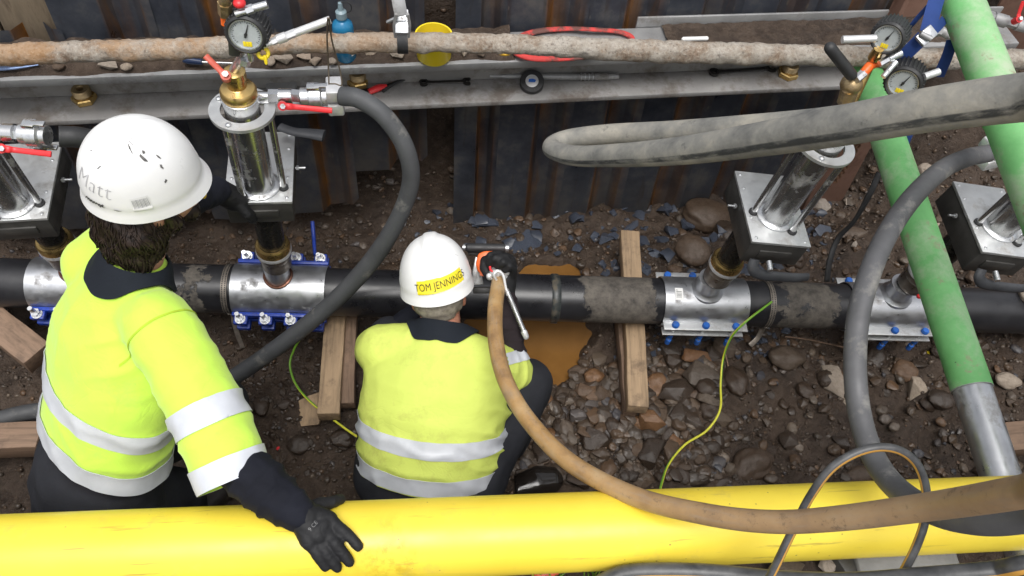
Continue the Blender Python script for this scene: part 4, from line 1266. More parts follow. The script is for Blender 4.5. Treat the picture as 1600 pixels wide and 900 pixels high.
def extras_3():
    view = (CP - P(1388, 58, d=2.1)).normalized()
    top = loc(F3, c3, 0, 0, .15); d0 = (top - CP).dot(fwd)
    pg = P(1388, 58, d=d0 - .16)
    mb = MB(); mb.cyl(top, P(1362, 96, d=d0 - .08), .013, .013, seg=16); mb.cyl(P(1366, 90, d=d0 - .10), P(1374, 75, d=d0 - .14), .018, .014, seg=16)
    obj('stem', mb, M['brass'], t3)
    gauge(t3, pg, view + V((-.25, -.20, -.35)), .040, up=(1, 0, 0))
    pg2 = P(1412, 128, d=d0 - .08)
    gauge(t3, pg2, view + V((-.15, -.25, -.40)), .045, up=(1, .1, 0))
    mb = MB(); mb.cap(P(1358, 104, d=d0 - .09), P(1351, 112, d=d0 - .09), .014, .013, 14); mb.cap(P(1364, 102, d=d0 - .09), P(1376, 100, d=d0 - .09), .010, .007, 12)
    obj('orange_tee', mb, M['orange'], t3)
    path_fit(t3, [(P(1316, 62, d=d0 - .16), .0105, 'r'), (P(1344, 61, d=d0 - .16), .0105, 'r'), (P(1368, 60, d=d0 - .16), .012, 'r')], 'silver_nozzle', 'alloy')
    path_fit(t3, [(P(1374, 100, d=d0 - .12), .010, 'hex'), (P(1388, 92, d=d0 - .12), .012, 'r'), (P(1407, 83, d=d0 - .12), .008, 'r')], 'quick_coupling', 'zinc')
    path_fit(t3, [(P(1444, 120, d=d0 - .12), .0105, 'r'), (P(1467, 112, d=d0 - .12), .0105, 'r')], 'silver_nozzle', 'alloy')
    path_fit(t3, [(P(1380, 120, d=d0 - .12), .008, 'r'), (P(1400, 97, d=d0 - .12), .006, 'r')], 'clip', 'zinc')
    mb = MB(); mb.cap(P(1330, 117, d=d0 - .10), P(1297, 75, d=d0 - .16), .0165, .0165, 16)
    obj('rubber_grip', mb, M['rubber'], t3)
    path_fit(t3, [(P(1338, 124, d=d0 - .09), .013, 'hex'), (P(1350, 114, d=d0 - .09), .013, 'r')], 'swivel', 'zinc')
    mb = MB(); mb.ell(P(1330, 132, d=d0 - .05), (.032, .032, .03)); mb.cyl(P(1330, 132, d=d0 - .05), P(1322, 160, d=d0 + .0), .026, seg=20); obj('valve_body', mb, M['bronze'], t3)
    # lever handle in front of the box and red tipped valve under it
    for F, c, t, kx in ((F3, c3, t3, -.075), (F4, c4, t4, -.07)):
        mb = MB(F); zz = .58 - .10
        mb.tube([(c[0] + kx, c[1] - .145, zz + .045), (c[0] + kx, c[1] - .165, zz + .02), (c[0] + kx + .04, c[1] - .175, zz + .0), (c[0] + kx + .16, c[1] - .172, zz - .005), (c[0] + kx + .22, c[1] - .16, zz - .01)], [.018, .020, .020, .018, .016], seg=12, flat=(1, .55))
        ha = obj('crank_handle', mb, M['handle'], t)
        mb = MB(F); mb.cyl((c[0] + kx + .05, c[1] - .15, zz + .045), (c[0] + kx + .05, c[1] - .185, zz + .04), .010, seg=16); obj('knob', mb, M['zinc'], ha)
    for t, x, y in ((t3, 1172, 420), (t4, 1436, 463)):
        mb = MB(); mb.cap(P(x, y, z=.50), P(x + 6, y - 4, z=.50), .010, .008, 12); obj('red_tap', mb, M['red'], t)
    mb = MB(); mb.cap(P(1443, 610 - 146, z=.42), P(1447, 610 - 150, z=.42), .010, .008, 12)
    # outlet coupling of the right-hand machine
    z0 = 1.12
    q = lambda x, y, dz=0: P(x, y, z=z0 + dz)
    camlock(t4, q(1600, 226), q(1535, 241), .036)
    path_fit(t4, [(q(1640, 217), .022, 'r'), (q(1600, 226), .022, 'r')], 'ball_valve', 'chrome')
    lever(t4.children[-1], q(1600, 205, .02), q(1545, 214, .02), 'red', .015, up=(0, 0, 1), crank=.01)
extras_3()
mb = MB(); mb.cap(P(1438, 598 - 136, z=.40), P(1444, 598 - 138, z=.40), .008, .008)

# marker pen figures on the plates
def flat_text(s, F, size, m, parent, name='writing', space=1.0):
    cu = bpy.data.curves.new('t', 'FONT'); cu.body = s; cu.size = size; cu.align_x = 'CENTER'; cu.align_y = 'CENTER'; cu.space_character = space
    o = bpy.data.objects.new('t', cu); COL.objects.link(o)
    dg = bpy.context.evaluated_depsgraph_get(); dg.update()
    me = bpy.data.meshes.new_from_object(o.evaluated_get(dg)); bpy.data.objects.remove(o)
    mb = MB(); mb.bm.from_mesh(me); bpy.data.meshes.remove(me)
    bmesh.ops.transform(mb.bm, matrix=F, verts=mb.bm.verts)
    return obj(name, mb, m, parent, ang=180)
for F, c, s, dx, dy, a in ((F2, c2, '26', .075, .10, 1.4), (F1, c1, '11', .07, .13, -1.2), (F3, c3, 'no', -.085, -.02, 1.2)):
    flat_text(s, F @ Matrix.Translation((c[0] + dx, c[1] + dy, .5895)) @ Matrix.Rotation(a, 4, 'Z'), .034, M['inkfade'], [t1, t2, t3][[F1, F2, F3].index(F)])

# ------------------------------------------------------------------ hoses
def hose(name, pts, r, m, label, cat='hose', **kw):
    mb = MB(); mb.tube(pts, r, seg=kw.pop('seg', 22), n=14, **kw)
    return tag(obj(name, mb, m, ang=180), label, cat)
hose('grey_hose', [P(533, 150, d=2.28), P(562, 155, d=2.27), P(600, 181, d=2.29), P(632, 228, d=2.34), P(642, 280, d=2.42), P(625, 335, d=2.52), P(590, 395, d=2.63), P(545, 448, d=2.72), P(492, 497, d=2.79), P(430, 545, d=2.84), P(362, 591, d=2.88), P(290, 628, d=2.92), P(200, 645, d=2.95), P(110, 642, d=2.92), P(40, 645, d=2.88), P(-60, 672, d=2.84), P(-160, 690, d=2.8)],
     [.028] * 6 + [.031] * 11, M['greyhose'], 'grey rubber hose arching across the blue-lugged clamp and behind the standing worker')
hose('black_hose', [P(92, 213, z=1.20), P(130, 216, z=1.18), P(180, 232, z=1.12), P(230, 262, z=1.0), P(255, 300, z=.85), P(260, 350, z=.6)], .030, M['rubber'], 'short black hose from the left coupling passing behind the standing worker')
def dusty_mat():
    n = NT('dusty_layflat_hose'); v = n.mapping(1.0); uv = n.sep(n.tc.outputs['UV'])
    a = n.noise(v, 7, 7, .65); st = n.noise(n.mapping((1, 1, 1), 'UV'), 8, 7, .7)
    c = n.ramp(a, [(.28, (.085, .086, .085)), (.48, (.205, .20, .180)), (.70, (.35, .325, .27))])
    band_ = n.ramp(uv[1], [(.905, 0.), (.92, 1.), (.975, 1.), (.985, 0.)])
    k = n.math('MULTIPLY', band_, n.ramp(st, [(.42, .25), (.56, 1.)]))
    c = n.mix(n.math('MULTIPLY', k, .92), c, (.022, .024, .026))
    k2 = n.ramp(n.noise(v, 22, 8, .72), [(.60, 0.), (.72, .7)])
    c = n.mix(k2, c, (.06, .06, .058))
    n.set(color=c, rough=.8); n.bump(n.math('ADD', a, n.noise(v, 60, 5)), .3, .006); return n.m
M['dusty'] = dusty_mat()
hose('layflat_hose', [V((6.0, .1, .95)), V((4.4, .2, .96)), V((3.3, .35, 1.2)), V((2.3, .55, 1.75)), P(1850, 132, d=1.22), P(1700, 146, d=1.20), P(1600, 152, d=1.29), P(1450, 172, d=1.42), P(1300, 199, d=1.58), P(1180, 219, d=1.76), P(1060, 236, d=1.98), P(960, 243, d=2.2), P(895, 243, d=2.36), P(862, 231, d=2.46), P(885, 218, d=2.5), P(950, 210, d=2.44), P(1050, 206, d=2.30), P(1150, 200, d=2.14), P(1280, 190, d=1.96), P(1450, 168, d=1.78), P(1650, 142, d=1.6), P(1850, 124, d=1.5), V((2.6, .75, 1.55)), V((3.5, .55, 1.12)), V((4.5, .4, .95)), V((6.0, .3, .95))],
     [.040, .040, .040, .040, .040, .041, .041, .041, .041, .039, .036, .033, .031, .030, .031, .032, .033, .034, .035, .036, .036, .036, .038, .038, .038, .038], M['dusty'], 'thick dusty grey layflat hose doubled back on itself in the upper right', nrm=(0, .25, 1), seg=28)
def tan_mat():
    n = NT('tan_rubber_hose'); v = n.mapping(1.0)
    a = n.noise(v, 9, 7, .65); uvm = n.mapping((1, 1, 1), 'UV'); b = n.noise(uvm, 14, 5, .6)
    c = n.ramp(a, [(.3, (.20, .115, .05)), (.5, (.37, .22, .085)), (.72, (.44, .31, .165))])
    c = n.mix(n.ramp(b, [(.5, 0.), (.7, .5)]), c, (.30, .235, .17))
    x = n.sep(n.tc.outputs['UV'])[0]
    c = n.mix(n.ramp(n.math('DIVIDE', x, 3.0), [(.22, 0.), (.5, .55)]), c, (.30, .215, .145))
    k = n.ramp(n.noise(v, 40, 8, .75), [(.56, 0.), (.66, .75)])
    c = n.mix(k, c, (.13, .09, .055))
    c = n.mix(n.ramp(n.noise(v, 6, 8, .72), [(.55, 0.), (.68, .6)]), c, (.22, .165, .115))
    n.set(color=c, rough=.48); n.bump(a, .15, .004); return n.m
M['tanhose'] = tan_mat()
TAN = [(781, 431, 2.50), (774, 480, 2.36), (775, 535, 2.26), (790, 595, 2.18), (826, 657, 2.09), (890, 722, 1.96), (990, 775, 1.82), (1100, 803, 1.68), (1200, 815, 1.57), (1300, 811, 1.46), (1450, 792, 1.29), (1600, 768, 1.09), (1750, 736, .98)]
FAR = [V((1.75, .30, 1.72)), V((2.5, .15, 1.25)), V((3.2, .05, .97)), V((4.4, -.15, .93)), V((6.0, -.1, .93))]
hose('tan_hose', [P(x, y, d=d) for x, y, d in TAN] + FAR, .0235, M['tanhose'], 'tan rubber hose sweeping from the orange air tool over the yellow pipe')
GR = [(1543, 240, 2.42), (1510, 247, 2.33), (1468, 268, 2.22), (1418, 318, 2.10), (1375, 388, 2.01), (1345, 475, 1.95), (1336, 560, 1.93), (1342, 640, 1.90), (1362, 708, 1.84), (1398, 760, 1.74), (1455, 798, 1.60), (1530, 814, 1.47), (1620, 806, 1.36), (1760, 780, 1.2)]
hose('grey_hose', [P(x, y, d=d) for x, y, d in GR] + [V((2.0, .42, 1.45)), V((2.7, .30, 1.05)), V((3.4, .25, .95)), V((4.6, .3, .94)), V((6.0, .35, .94))], .0275, mat('worn_grey_hose', (.090, .090, .094), .6, 0, .25, 8, dirt=(.25, .24, .22), damt=.25, dscale=9, bump=.12, bscale=90), 'worn grey hose hanging from the right-hand machine down under the tan hose')
def loop_mat():
    n = NT('black_cable_orange_line'); v = n.mapping(1.0); uv = n.sep(n.tc.outputs['UV'])
    k = n.ramp(uv[1], [(.35, 0.), (.36, 1.), (.45, 1.), (.46, 0.)])
    c = n.mix(k, n.ramp(n.noise(v, 20, 6), [(.35, (.035, .036, .038)), (.7, (.11, .11, .11))]), (.50, .26, .05))
    n.set(color=c, rough=.42); return n.m
M['loopc'] = loop_mat()
LOOP = [(1196, 915), (1214, 880), (1240, 826), (1266, 776), (1297, 734), (1335, 709), (1375, 699), (1410, 706), (1435, 729), (1447, 768), (1445, 812), (1433, 850), (1416, 885), (1398, 915)]
hose('looped_cable', [P(x, y, d=1.655 - .06 * math.sin(PI * i / 13)) for i, (x, y) in enumerate(LOOP)], .0092, M['loopc'], 'black cable with an orange line looped in front of the yellow pipe', cat='cable', nrm=tuple(CP - P(1340, 800, d=1.6)))
hose('black_hose', [P(930, 915, d=1.78), P(975, 896, d=1.78), (P(1040, 892, d=1.77)), P(1120, 895, d=1.76), P(1220, 905, d=1.72), P(1330, 908, d=1.66), P(1450, 900, d=1.58), P(1550, 892, d=1.54), P(1650, 880, d=1.52), V((1.9, .38, .95)), V((2.8, .3, .92)), V((4.2, .35, .92))], .019, M['loopc'], 'black hose along the bottom right edge in front of the yellow pipe')
# ------------------------------------------------------------------ green struts
def green_mat():
    n = NT('worn_green_paint'); v = n.mapping(1.0)
    a = n.noise(v, 5, 8, .68); c = n.ramp(a, [(.3, (.105, .33, .10)), (.6, (.175, .47, .165))])
    c = n.mix(n.ramp(n.noise(v, 3.2, 9, .74), [(.48, 0.), (.66, .85)]), c, (.40, .46, .33))
    c = n.mix(n.ramp(n.noise(v, 19, 9, .75), [(.58, 0.), (.66, .85)]), c, (.28, .235, .16))
    c = n.mix(n.ramp(n.noise(v, 33, 6, .7), [(.69, 0.), (.73, 1.)]), c, (.045, .06, .03))
    n.set(color=c, rough=n.ramp(a, [(.3, .45), (.7, .65)])); n.bump(a, .1, .004); return n.m
M['green'] = green_mat()
t = thing('trench_strut', 'lower green strut with a bare silver foot, leaning under the upper one', 'strut', P(1520, 608, d=2.24), 'green trench struts')
A_, B_, C_ = P(1347, 96, d=2.88), P(1519, 608, d=2.27), P(1566, 752, d=2.14)
mb = MB(); mb.cyl(A_, B_, .0565, seg=40); obj('outer_tube', mb, M['green'], t)
mb = MB(); e = (C_ - B_).normalized(); mb.cyl(B_ - e * .01, C_ + e * .26, .0525, seg=40); obj('inner_tube', mb, M['steel'], t)
mb = MB(); mb.torus(frame(B_, e), .0550, .0018, 40, 8); obj('tube_lip', mb, M['galv'], t)
t = thing('trench_strut', 'upper green strut crossing the top right corner over the dusty hose', 'strut', P(1600, 255, d=2.05), 'green trench struts')
A_, B_ = P(1478, -60, d=2.30), P(1600, 255, d=2.05); e = (B_ - A_)
kk = min((.40 - B_.y) / e.y, (.93 - B_.z) / e.z if e.z < 0 else 9)
mb = MB(); mb.cyl(A_ - e * .4, B_ + e * max(.5, kk), .0575, seg=40); obj('outer_tube', mb, M['green'], t)
mb = MB(); mb.torus(frame(A_ + e * .80, e), .0570, .0026, 40, 8); obj('weld_seam', mb, M['green'], t)
# ------------------------------------------------------------------ people
def cloth_mat(name, col, var=.12, dirtc=None, damt=.2, rough=.85, sheen=.0, dscale=5, weave=240):
    n = NT(name); v = n.mapping(1.0)
    a = n.noise(v, 5, 5)
    c = n.ramp(a, [(.3, tuple(k * (1 - var) for k in col)), (.7, tuple(min(1, k * (1 + var)) for k in col))])
    if dirtc:
        k = n.ramp(n.noise(v, dscale, 9, .75), [(.66 - .3 * damt, 0.), (.86 - .3 * damt, .75)])
        c = n.mix(k, c, dirtc)
        k = n.ramp(n.noise(n.mapping((1.6, 1.6, .8)), 30, 6, .8), [(.68, 0.), (.76, .5)])
        c = n.mix(k, c, tuple(q * .4 for q in dirtc))
    n.set(color=c, rough=rough, sheen=sheen, spec=.25)
    wv = n.n('ShaderNodeTexNoise'); wv.inputs['Scale'].default_value = 7; wv.inputs['Detail'].default_value = 3; wv.inputs['Distortion'].default_value = 1.6
    n.link(n.mapping((1.0, 1.0, 1.5)), wv.inputs['Vector'])
    cr = n.math('ABSOLUTE', n.math('SUBTRACT', wv.outputs['Fac'], .5))
    cr = n.ramp(cr, [(.0, 0.), (.05, .8), (.2, 1.)])
    hh = n.math('ADD', n.math('MULTIPLY', n.noise(v, 26, 5, .6), .8), n.math('MULTIPLY', n.noise(v, weave, 2), .12))
    n.bump(n.math('ADD', hh, n.math('MULTIPLY', cr, .30)), .26, .006)
    return n.m
M['hiviz'] = cloth_mat('hi_vis_yellow_green', (.52, .78, .085), .05, (.34, .40, .10), .24, sheen=.25)
M['hiviz_old'] = cloth_mat('faded_hi_vis_yellow', (.57, .66, .135), .06, (.36, .36, .09), .46)
M['navy'] = cloth_mat('navy_knit', (.008, .009, .015), .3, (.028, .027, .028), .15)
M['collar'] = cloth_mat('navy_collar', (.010, .013, .019), .2, (.03, .03, .035), .1)
M['trouser'] = cloth_mat('charcoal_work_trousers', (.020, .021, .026), .3, (.06, .05, .042), .22)
M['glove'] = cloth_mat('black_dipped_glove', (.014, .014, .015), .25, (.05, .045, .04), .12, rough=.6)
M['boot'] = mat('muddy_boot', (.03, .022, .018), .6, 0, .3, 10, dirt=(.07, .05, .035), damt=.4)
def tape_mat():
    n = NT('silver_reflective_tape'); v = n.mapping(1.0)
    c = n.ramp(n.noise(v, 9, 6, .6), [(.3, (.47, .49, .53)), (.7, (.60, .62, .66))])
    c = n.mix(n.ramp(n.noise(v, 24, 8, .75), [(.66, 0.), (.78, .5)]), c, (.36, .36, .34))
    n.set(color=c, rough=.42, spec=.6); n.bump(n.noise(v, 30, 5), .12, .003); return n.m
M['tape'] = tape_mat()
def skin_mat(name, col):
    n = NT(name); v = n.mapping(1.0)
    a = n.noise(v, 30, 6, .65); c = n.ramp(a, [(.3, (col[0] * .78, col[1] * .62, col[2] * .58)), (.7, col)])
    n.set(color=c, rough=.5, sss=.12); n.b.inputs['Subsurface Radius'].default_value = (.008, .003, .0015)
    n.bump(n.noise(v, 160, 4), .12, .002); return n.m
M['skin'] = skin_mat('skin', (.50, .28, .20)); M['skin2'] = skin_mat('ruddy_skin', (.50, .25, .17))
def hair_mat(name, a_, b_):
    n = NT(name); uv = n.mapping((40, 3, 40)); v = n.mapping(1.0)
    c = n.ramp(n.noise(v, 60, 5, .6), [(.35, a_), (.7, b_)])
    n.set(color=c, rough=.45, spec=.25); n.bump(n.noise(v, 140, 4), .3, .003); return n.m
M['hair'] = hair_mat('dark_brown_hair', (.010, .007, .006), (.045, .030, .023))
M['grey_hair'] = hair_mat('short_grey_hair', (.16, .14, .115), (.30, .27, .22))
def helmet_mat():
    n = NT('white_helmet_shell'); v = n.mapping(1.0)
    c = n.ramp(n.noise(v, 7, 5), [(.3, (.74, .74, .73)), (.7, (.82, .82, .81))])
    k = n.ramp(n.noise(v, 15, 9, .8), [(.65, 0.), (.76, .4)])
    c = n.mix(k, c, (.40, .38, .35))
    sk = n.noise(n.mapping((10, 60, 22)), 1.0, 5, .7)
    c = n.mix(n.math('MULTIPLY', n.ramp(sk, [(.69, 0.), (.72, .6)]), n.ramp(n.noise(v, 9, 2), [(.55, 0.), (.65, 1.)])), c, (.16, .15, .14))
    n.set(color=c, rough=n.ramp(n.noise(v, 12, 6), [(.3, .26), (.7, .42)]), spec=.5); return n.m
M['helmet'] = helmet_mat()
M['scuff'] = mat('black_scuff', (.10, .095, .09), .7, 0, .5, 60)

def clone(mb):
    r = MB(); r.bm = mb.bm.copy(); r.uv = r.bm.loops.layers.uv.verify(); return r
def tape(mb, c, nrm, w, near=None, maxd=9, off=.0025, th=.0016, two=None):
    """a band cut out of a cloth surface between two parallel planes, lifted off and given thickness"""
    r = clone(mb); bm = r.bm
    n_ = V(nrm).normalized(); c = V(c)
    if near is not None:
        dele = [f for f in bm.faces if (f.calc_center_median() - near).length > maxd]
        bmesh.ops.delete(bm, geom=dele, context='FACES')
    n2 = V(two).normalized() if two else n_
    bmesh.ops.bisect_plane(bm, geom=bm.verts[:] + bm.edges[:] + bm.faces[:], dist=1e-6, plane_co=c + n2 * w / 2, plane_no=n2, clear_outer=True)
    bmesh.ops.bisect_plane(bm, geom=bm.verts[:] + bm.edges[:] + bm.faces[:], dist=1e-6, plane_co=c - n_ * w / 2, plane_no=-n_, clear_outer=True)
    if near is not None and bm.faces:
        # keep the island nearest to the wanted axis point
        bm.faces.ensure_lookup_table(); seen = set(); best = None
        for f in bm.faces:
            if f.index in seen: continue
            st = [f]; isl = []; seen.add(f.index)
            while st:
                g = st.pop(); isl.append(g)
                for e in g.edges:
                    for h in e.link_faces:
                        if h.index not in seen: seen.add(h.index); st.append(h)
            ce = sum((g.calc_center_median() for g in isl), V((0, 0, 0))) / len(isl)
            k = (ce - near).length - .0004 * len(isl)
            if best is None or k < best[0]: best = (k, isl)
        keep = set(best[1]); bmesh.ops.delete(bm, geom=[f for f in bm.faces if f not in keep], context='FACES')
    bm.normal_update()
    for v in bm.verts: v.co += v.normal * off
    bmesh.ops.solidify(bm, geom=list(bm.faces), thickness=-th)
    bm.faces.index_update(); bm.faces.ensure_lookup_table(); seen = set(); best = []
    for f in bm.faces:
        if f.index in seen: continue
        st = [f]; isl = []; seen.add(f.index)
        while st:
            g = st.pop(); isl.append(g)
            for v in g.verts:
                for h in v.link_faces:
                    if h.index not in seen: seen.add(h.index); st.append(h)
        if len(isl) > len(best): best = isl
    keep = set(best); bmesh.ops.delete(bm, geom=[f for f in bm.faces if f not in keep], context='FACES')
    return r
def collar(mb, neck, ax, rt_, r0, r1, back=.06):
    """turned-down collar laid over the shirt round the neck"""
    from mathutils.bvhtree import BVHTree
    bv = BVHTree.FromBMesh(mb.bm); Fc = frame(neck, ax, rt_); r = MB(); rows = []
    for j in range(9):
        s = j / 8; row = []
        for i in range(64):
            a = 2 * PI * i / 64; rb = r1 * (1 - back) if math.sin(a) < 0 else r1
            re = 1 / math.sqrt((math.cos(a) / r1) ** 2 + (math.sin(a) / rb) ** 2)
            rho = r0 + (re - r0) * s * (1 + .05 * noise.noise(V((math.cos(a) * 2, math.sin(a) * 2, 7))))
            o = Fc @ V((rho * math.cos(a), rho * math.sin(a), .25)); h = bv.ray_cast(o, -ax)
            p = h[0] if h[0] is not None else Fc @ V((rho * math.cos(a), rho * math.sin(a), -.03))
            q = (p - neck).dot(ax)
            tgt = .034 - .055 * s
            p = p + ax * (max(0.0, tgt - q) if s < .45 else max(0.0, (tgt - q)) * .25) + ax * (.006 + .004 * math.sin(s * PI))
            row.append(r.bm.verts.new(p))
        rows.append(row)
    for A, B_ in zip(rows[:-1], rows[1:]):
        for i in range(64): r.bm.faces.new((A[i], A[(i + 1) % 64], B_[(i + 1) % 64], B_[i]))
    for _ in range(3): bmesh.ops.smooth_vert(r.bm, verts=r.bm.verts, factor=.4, use_axis_x=True, use_axis_y=True, use_axis_z=True)
    bmesh.ops.solidify(r.bm, geom=list(r.bm.faces), thickness=.004)
    return r
def hem_cut(mb, c, n_, at, rad):
    fs = [f for f in mb.bm.faces if (f.calc_center_median() - c).length < rad]
    vs = {v for f in fs for v in f.verts}; es = {e for f in fs for e in f.edges}
    bmesh.ops.bisect_plane(mb.bm, geom=list(vs) + list(es) + fs, dist=1e-6, plane_co=c + n_ * at, plane_no=-n_, clear_outer=True)
def wrinkle(amp=.005, sc_=7, stretch=(1, 1, 1), seed=0, folds=()):
    def fn(co, n):
        p = V((co.x * stretch[0], co.y * stretch[1], co.z * stretch[2])) * sc_ + V((seed, seed * 2, 0))
        a = fbm(p, 3); d = amp * (1 - abs(a) * 2.2) * .9 + amp * .35 * noise.noise(p * 3.1)
        for (c, ax, rad, am, fr) in folds:                    # sets of parallel folds round a joint
            q = co - c; k = math.exp(-(q.length / rad) ** 2)
            if k > .02:
                s_ = abs(math.sin(q.dot(ax) * fr * .5 + 1.6 * noise.noise(co * 8)))
                d += am * k * (1.5 * (1 - s_) ** 1.7 - .5)
        d += amp * .38 * (1 - 2.6 * abs(noise.noise(p * 2.1 + V((4, 4, 1))))) 
        return d
    return fn
def helmet(parent, o, fd, up, name='hard_hat', scale=1.0, ridge=.006, peak=.035, H=.150, rx=.112, ry=.142, vent=False):
    """shell as a grid over azimuth and height; returns object and a surface function for stickers"""
    F = frame(o, up, V(fd).cross(V(up)))            # local x = right, y = forward, z = up
    if F.to_3x3().col[1].dot(V(fd)) < 0: F = F @ Matrix.Rotation(PI, 4, 'Z')
    def dome(a, t, lift=0.0):
        t = max(0.0, min(1.0, t))
        ph = t * PI / 2
        e = 1.12
        r = math.cos(ph) ** (1 / e) if t < 1 else 0
        x, y = rx * r * math.cos(a), ry * r * math.sin(a)
        z = H * math.sin(ph) ** 1.0
        y += -.004 * math.sin(ph)
        z += ridge * (1 - sm(.016, .026, abs(x))) * sm(.12, .45, t)
        g_ = 1 + .022 * math.exp(-((t - .07) / .022) ** 2); x *= g_; y *= g_
        # side crease running forward
        p = V((x, y, z)); nn = V((x / rx ** 2, y / ry ** 2, z / H ** 2)).normalized()
        z2 = p + nn * lift * scale
        return F @ (z2 * scale)
    mb = MB(); NA, NTt = 72, 22
    rows = []
    for j in range(-3, NTt + 1):
        row = []
        for i in range(NA):
            a = 2 * PI * i / NA
            f = max(0, math.sin(a)) ** 2.2
            if j >= 0:
                co = F.inverted() @ dome(a, j / NTt)
            else:
                out = (.0008 + .0012 * (-j)) + peak * f * (-j) / 3
                dz = -.009 * (-j) - .006 * f * (-j) / 3
                out += .003 * max(0, -math.sin(a)) * (-j) / 3
                co = V(((rx + out) * math.cos(a), (ry + out) * math.sin(a), dz)) * scale
            row.append(mb.bm.verts.new(F @ co))
            if j == NTt: break
        rows.append(row)
    for A, B_ in zip(rows[:-1], rows[1:]):
        for i in range(NA):
            k = (i + 1) % NA
            if len(B_) == 1: mb.face([A[i], A[k], B_[0]])
            else: mb.face([A[i], A[k], B_[k], B_[i]])
    # rolled edge going back inside
    inner = [mb.bm.verts.new(v.co + (F.to_3x3() @ V((0, 0, .004)) + (V(o) - v.co) * .035)) for v in rows[0]]
    inner2 = [mb.bm.verts.new(F @ V((rx * .93 * scale * math.cos(2 * PI * i / NA), ry * .93 * scale * math.sin(2 * PI * i / NA), .01))) for i in range(NA)]
    low = [mb.bm.verts.new(F @ V((0, 0, .05 * scale)))]
    for A, B_ in ((rows[0], inner), (inner, inner2)):
        for i in range(NA):
            k = (i + 1) % NA; mb.face([B_[i], B_[k], A[k], A[i]])
    for i in range(NA): mb.face([inner2[(i + 1) % NA], inner2[i], low[0]])
    h = obj(name, mb, M['helmet'], parent, ang=55)
    mb = MB(F); mb.lathe(Matrix.Diagonal((rx * .84 * scale / .1, ry * .86 * scale / .1, 1, 1)), [(.099, .012), (.103, .012), (.103, -.032), (.099, -.032)], 40, closed=True)
    obj('headband', mb, mat('grey_headband', (.28, .30, .31), .6, 0, .2, 20), h)
    return h, dome, F
def wrap(mesh_mb, dome, a0, t0, tx, ty, rot=0.0, lift=.0012):
    """bend a flat mesh (metres) onto the helmet shell round azimuth a0, height t0"""
    bm = mesh_mb.bm
    bmesh.ops.triangulate(bm, faces=bm.faces)
    for _ in range(4): bmesh.ops.subdivide_edges(bm, edges=[e for e in bm.edges if e.calc_length() > .004], cuts=1); bmesh.ops.triangulate(bm, faces=bm.faces)
    bmesh.ops.triangulate(bm, faces=bm.faces)
    cr, sr = math.cos(rot), math.sin(rot)
    for v in bm.verts:
        x, y = v.co.x * cr - v.co.y * sr, v.co.x * sr + v.co.y * cr
        v.co = dome(a0 + x * tx, t0 + y * ty, lift + v.co.z)
    return mesh_mb
def text_mb(s, size, bold=0.0, space=1.0, shear=0.0):
    cu = bpy.data.curves.new('t', 'FONT'); cu.body = s; cu.size = size; cu.align_x = 'CENTER'; cu.align_y = 'CENTER'; cu.space_character = space; cu.offset = bold; cu.shear = shear
    o = bpy.data.objects.new('t', cu); COL.objects.link(o)
    dg = bpy.context.evaluated_depsgraph_get(); dg.update()
    me = bpy.data.meshes.new_from_object(o.evaluated_get(dg)); bpy.data.objects.remove(o)
    mb = MB(); mb.bm.from_mesh(me); mb.uv = mb.bm.loops.layers.uv.verify(); bpy.data.meshes.remove(me)
    return mb
def rect_mb(w_, h_, nx=12, ny=4):
    mb = MB(); g = [[mb.bm.verts.new((-w_ / 2 + w_ * i / nx, -h_ / 2 + h_ * j / ny, 0)) for i in range(nx + 1)] for j in range(ny + 1)]
    for j in range(ny):
        for i in range(nx): mb.bm.faces.new((g[j][i], g[j][i + 1], g[j + 1][i + 1], g[j + 1][i]))
    return mb
def head_parts(mb, H, fd, up, k=1.0):
    """skull, jaw, nose, brow, ears round head centre H"""
    F = frame(H, up, V(fd).cross(V(up)))
    if F.to_3x3().col[1].dot(V(fd)) < 0: F = F @ Matrix.Rotation(PI, 4, 'Z')
    m = MB(F); m.bm.free(); m.bm = mb.bm
    m.ell((0, -.005, .03), (.075 * k, .096 * k, .095 * k)); m.ell((0, .025, -.045), (.060 * k, .070 * k, .065 * k)); m.ell((0, .048, -.075), (.036, .040, .032))
    m.ell((0, .094, -.020), (.014, .020, .026)); m.ell((0, .080, .018), (.055, .018, .012)); m.ell((0, .085, -.058), (.026, .012, .010))
    for s in (1, -1): m.ell((s * .079 * k, -.008, -.020), (.010, .024, .034)); m.ell((s * .03, .080, -.036), (.022, .018, .02))
    return F
def finger(mb, pts, r0, r1):
    n = len(pts)
    for i in range(n - 1):
        a = r0 + (r1 - r0) * i / (n - 1); b = r0 + (r1 - r0) * (i + 1) / (n - 1)
        mb.cap(pts[i], pts[i + 1], a, b, 12)

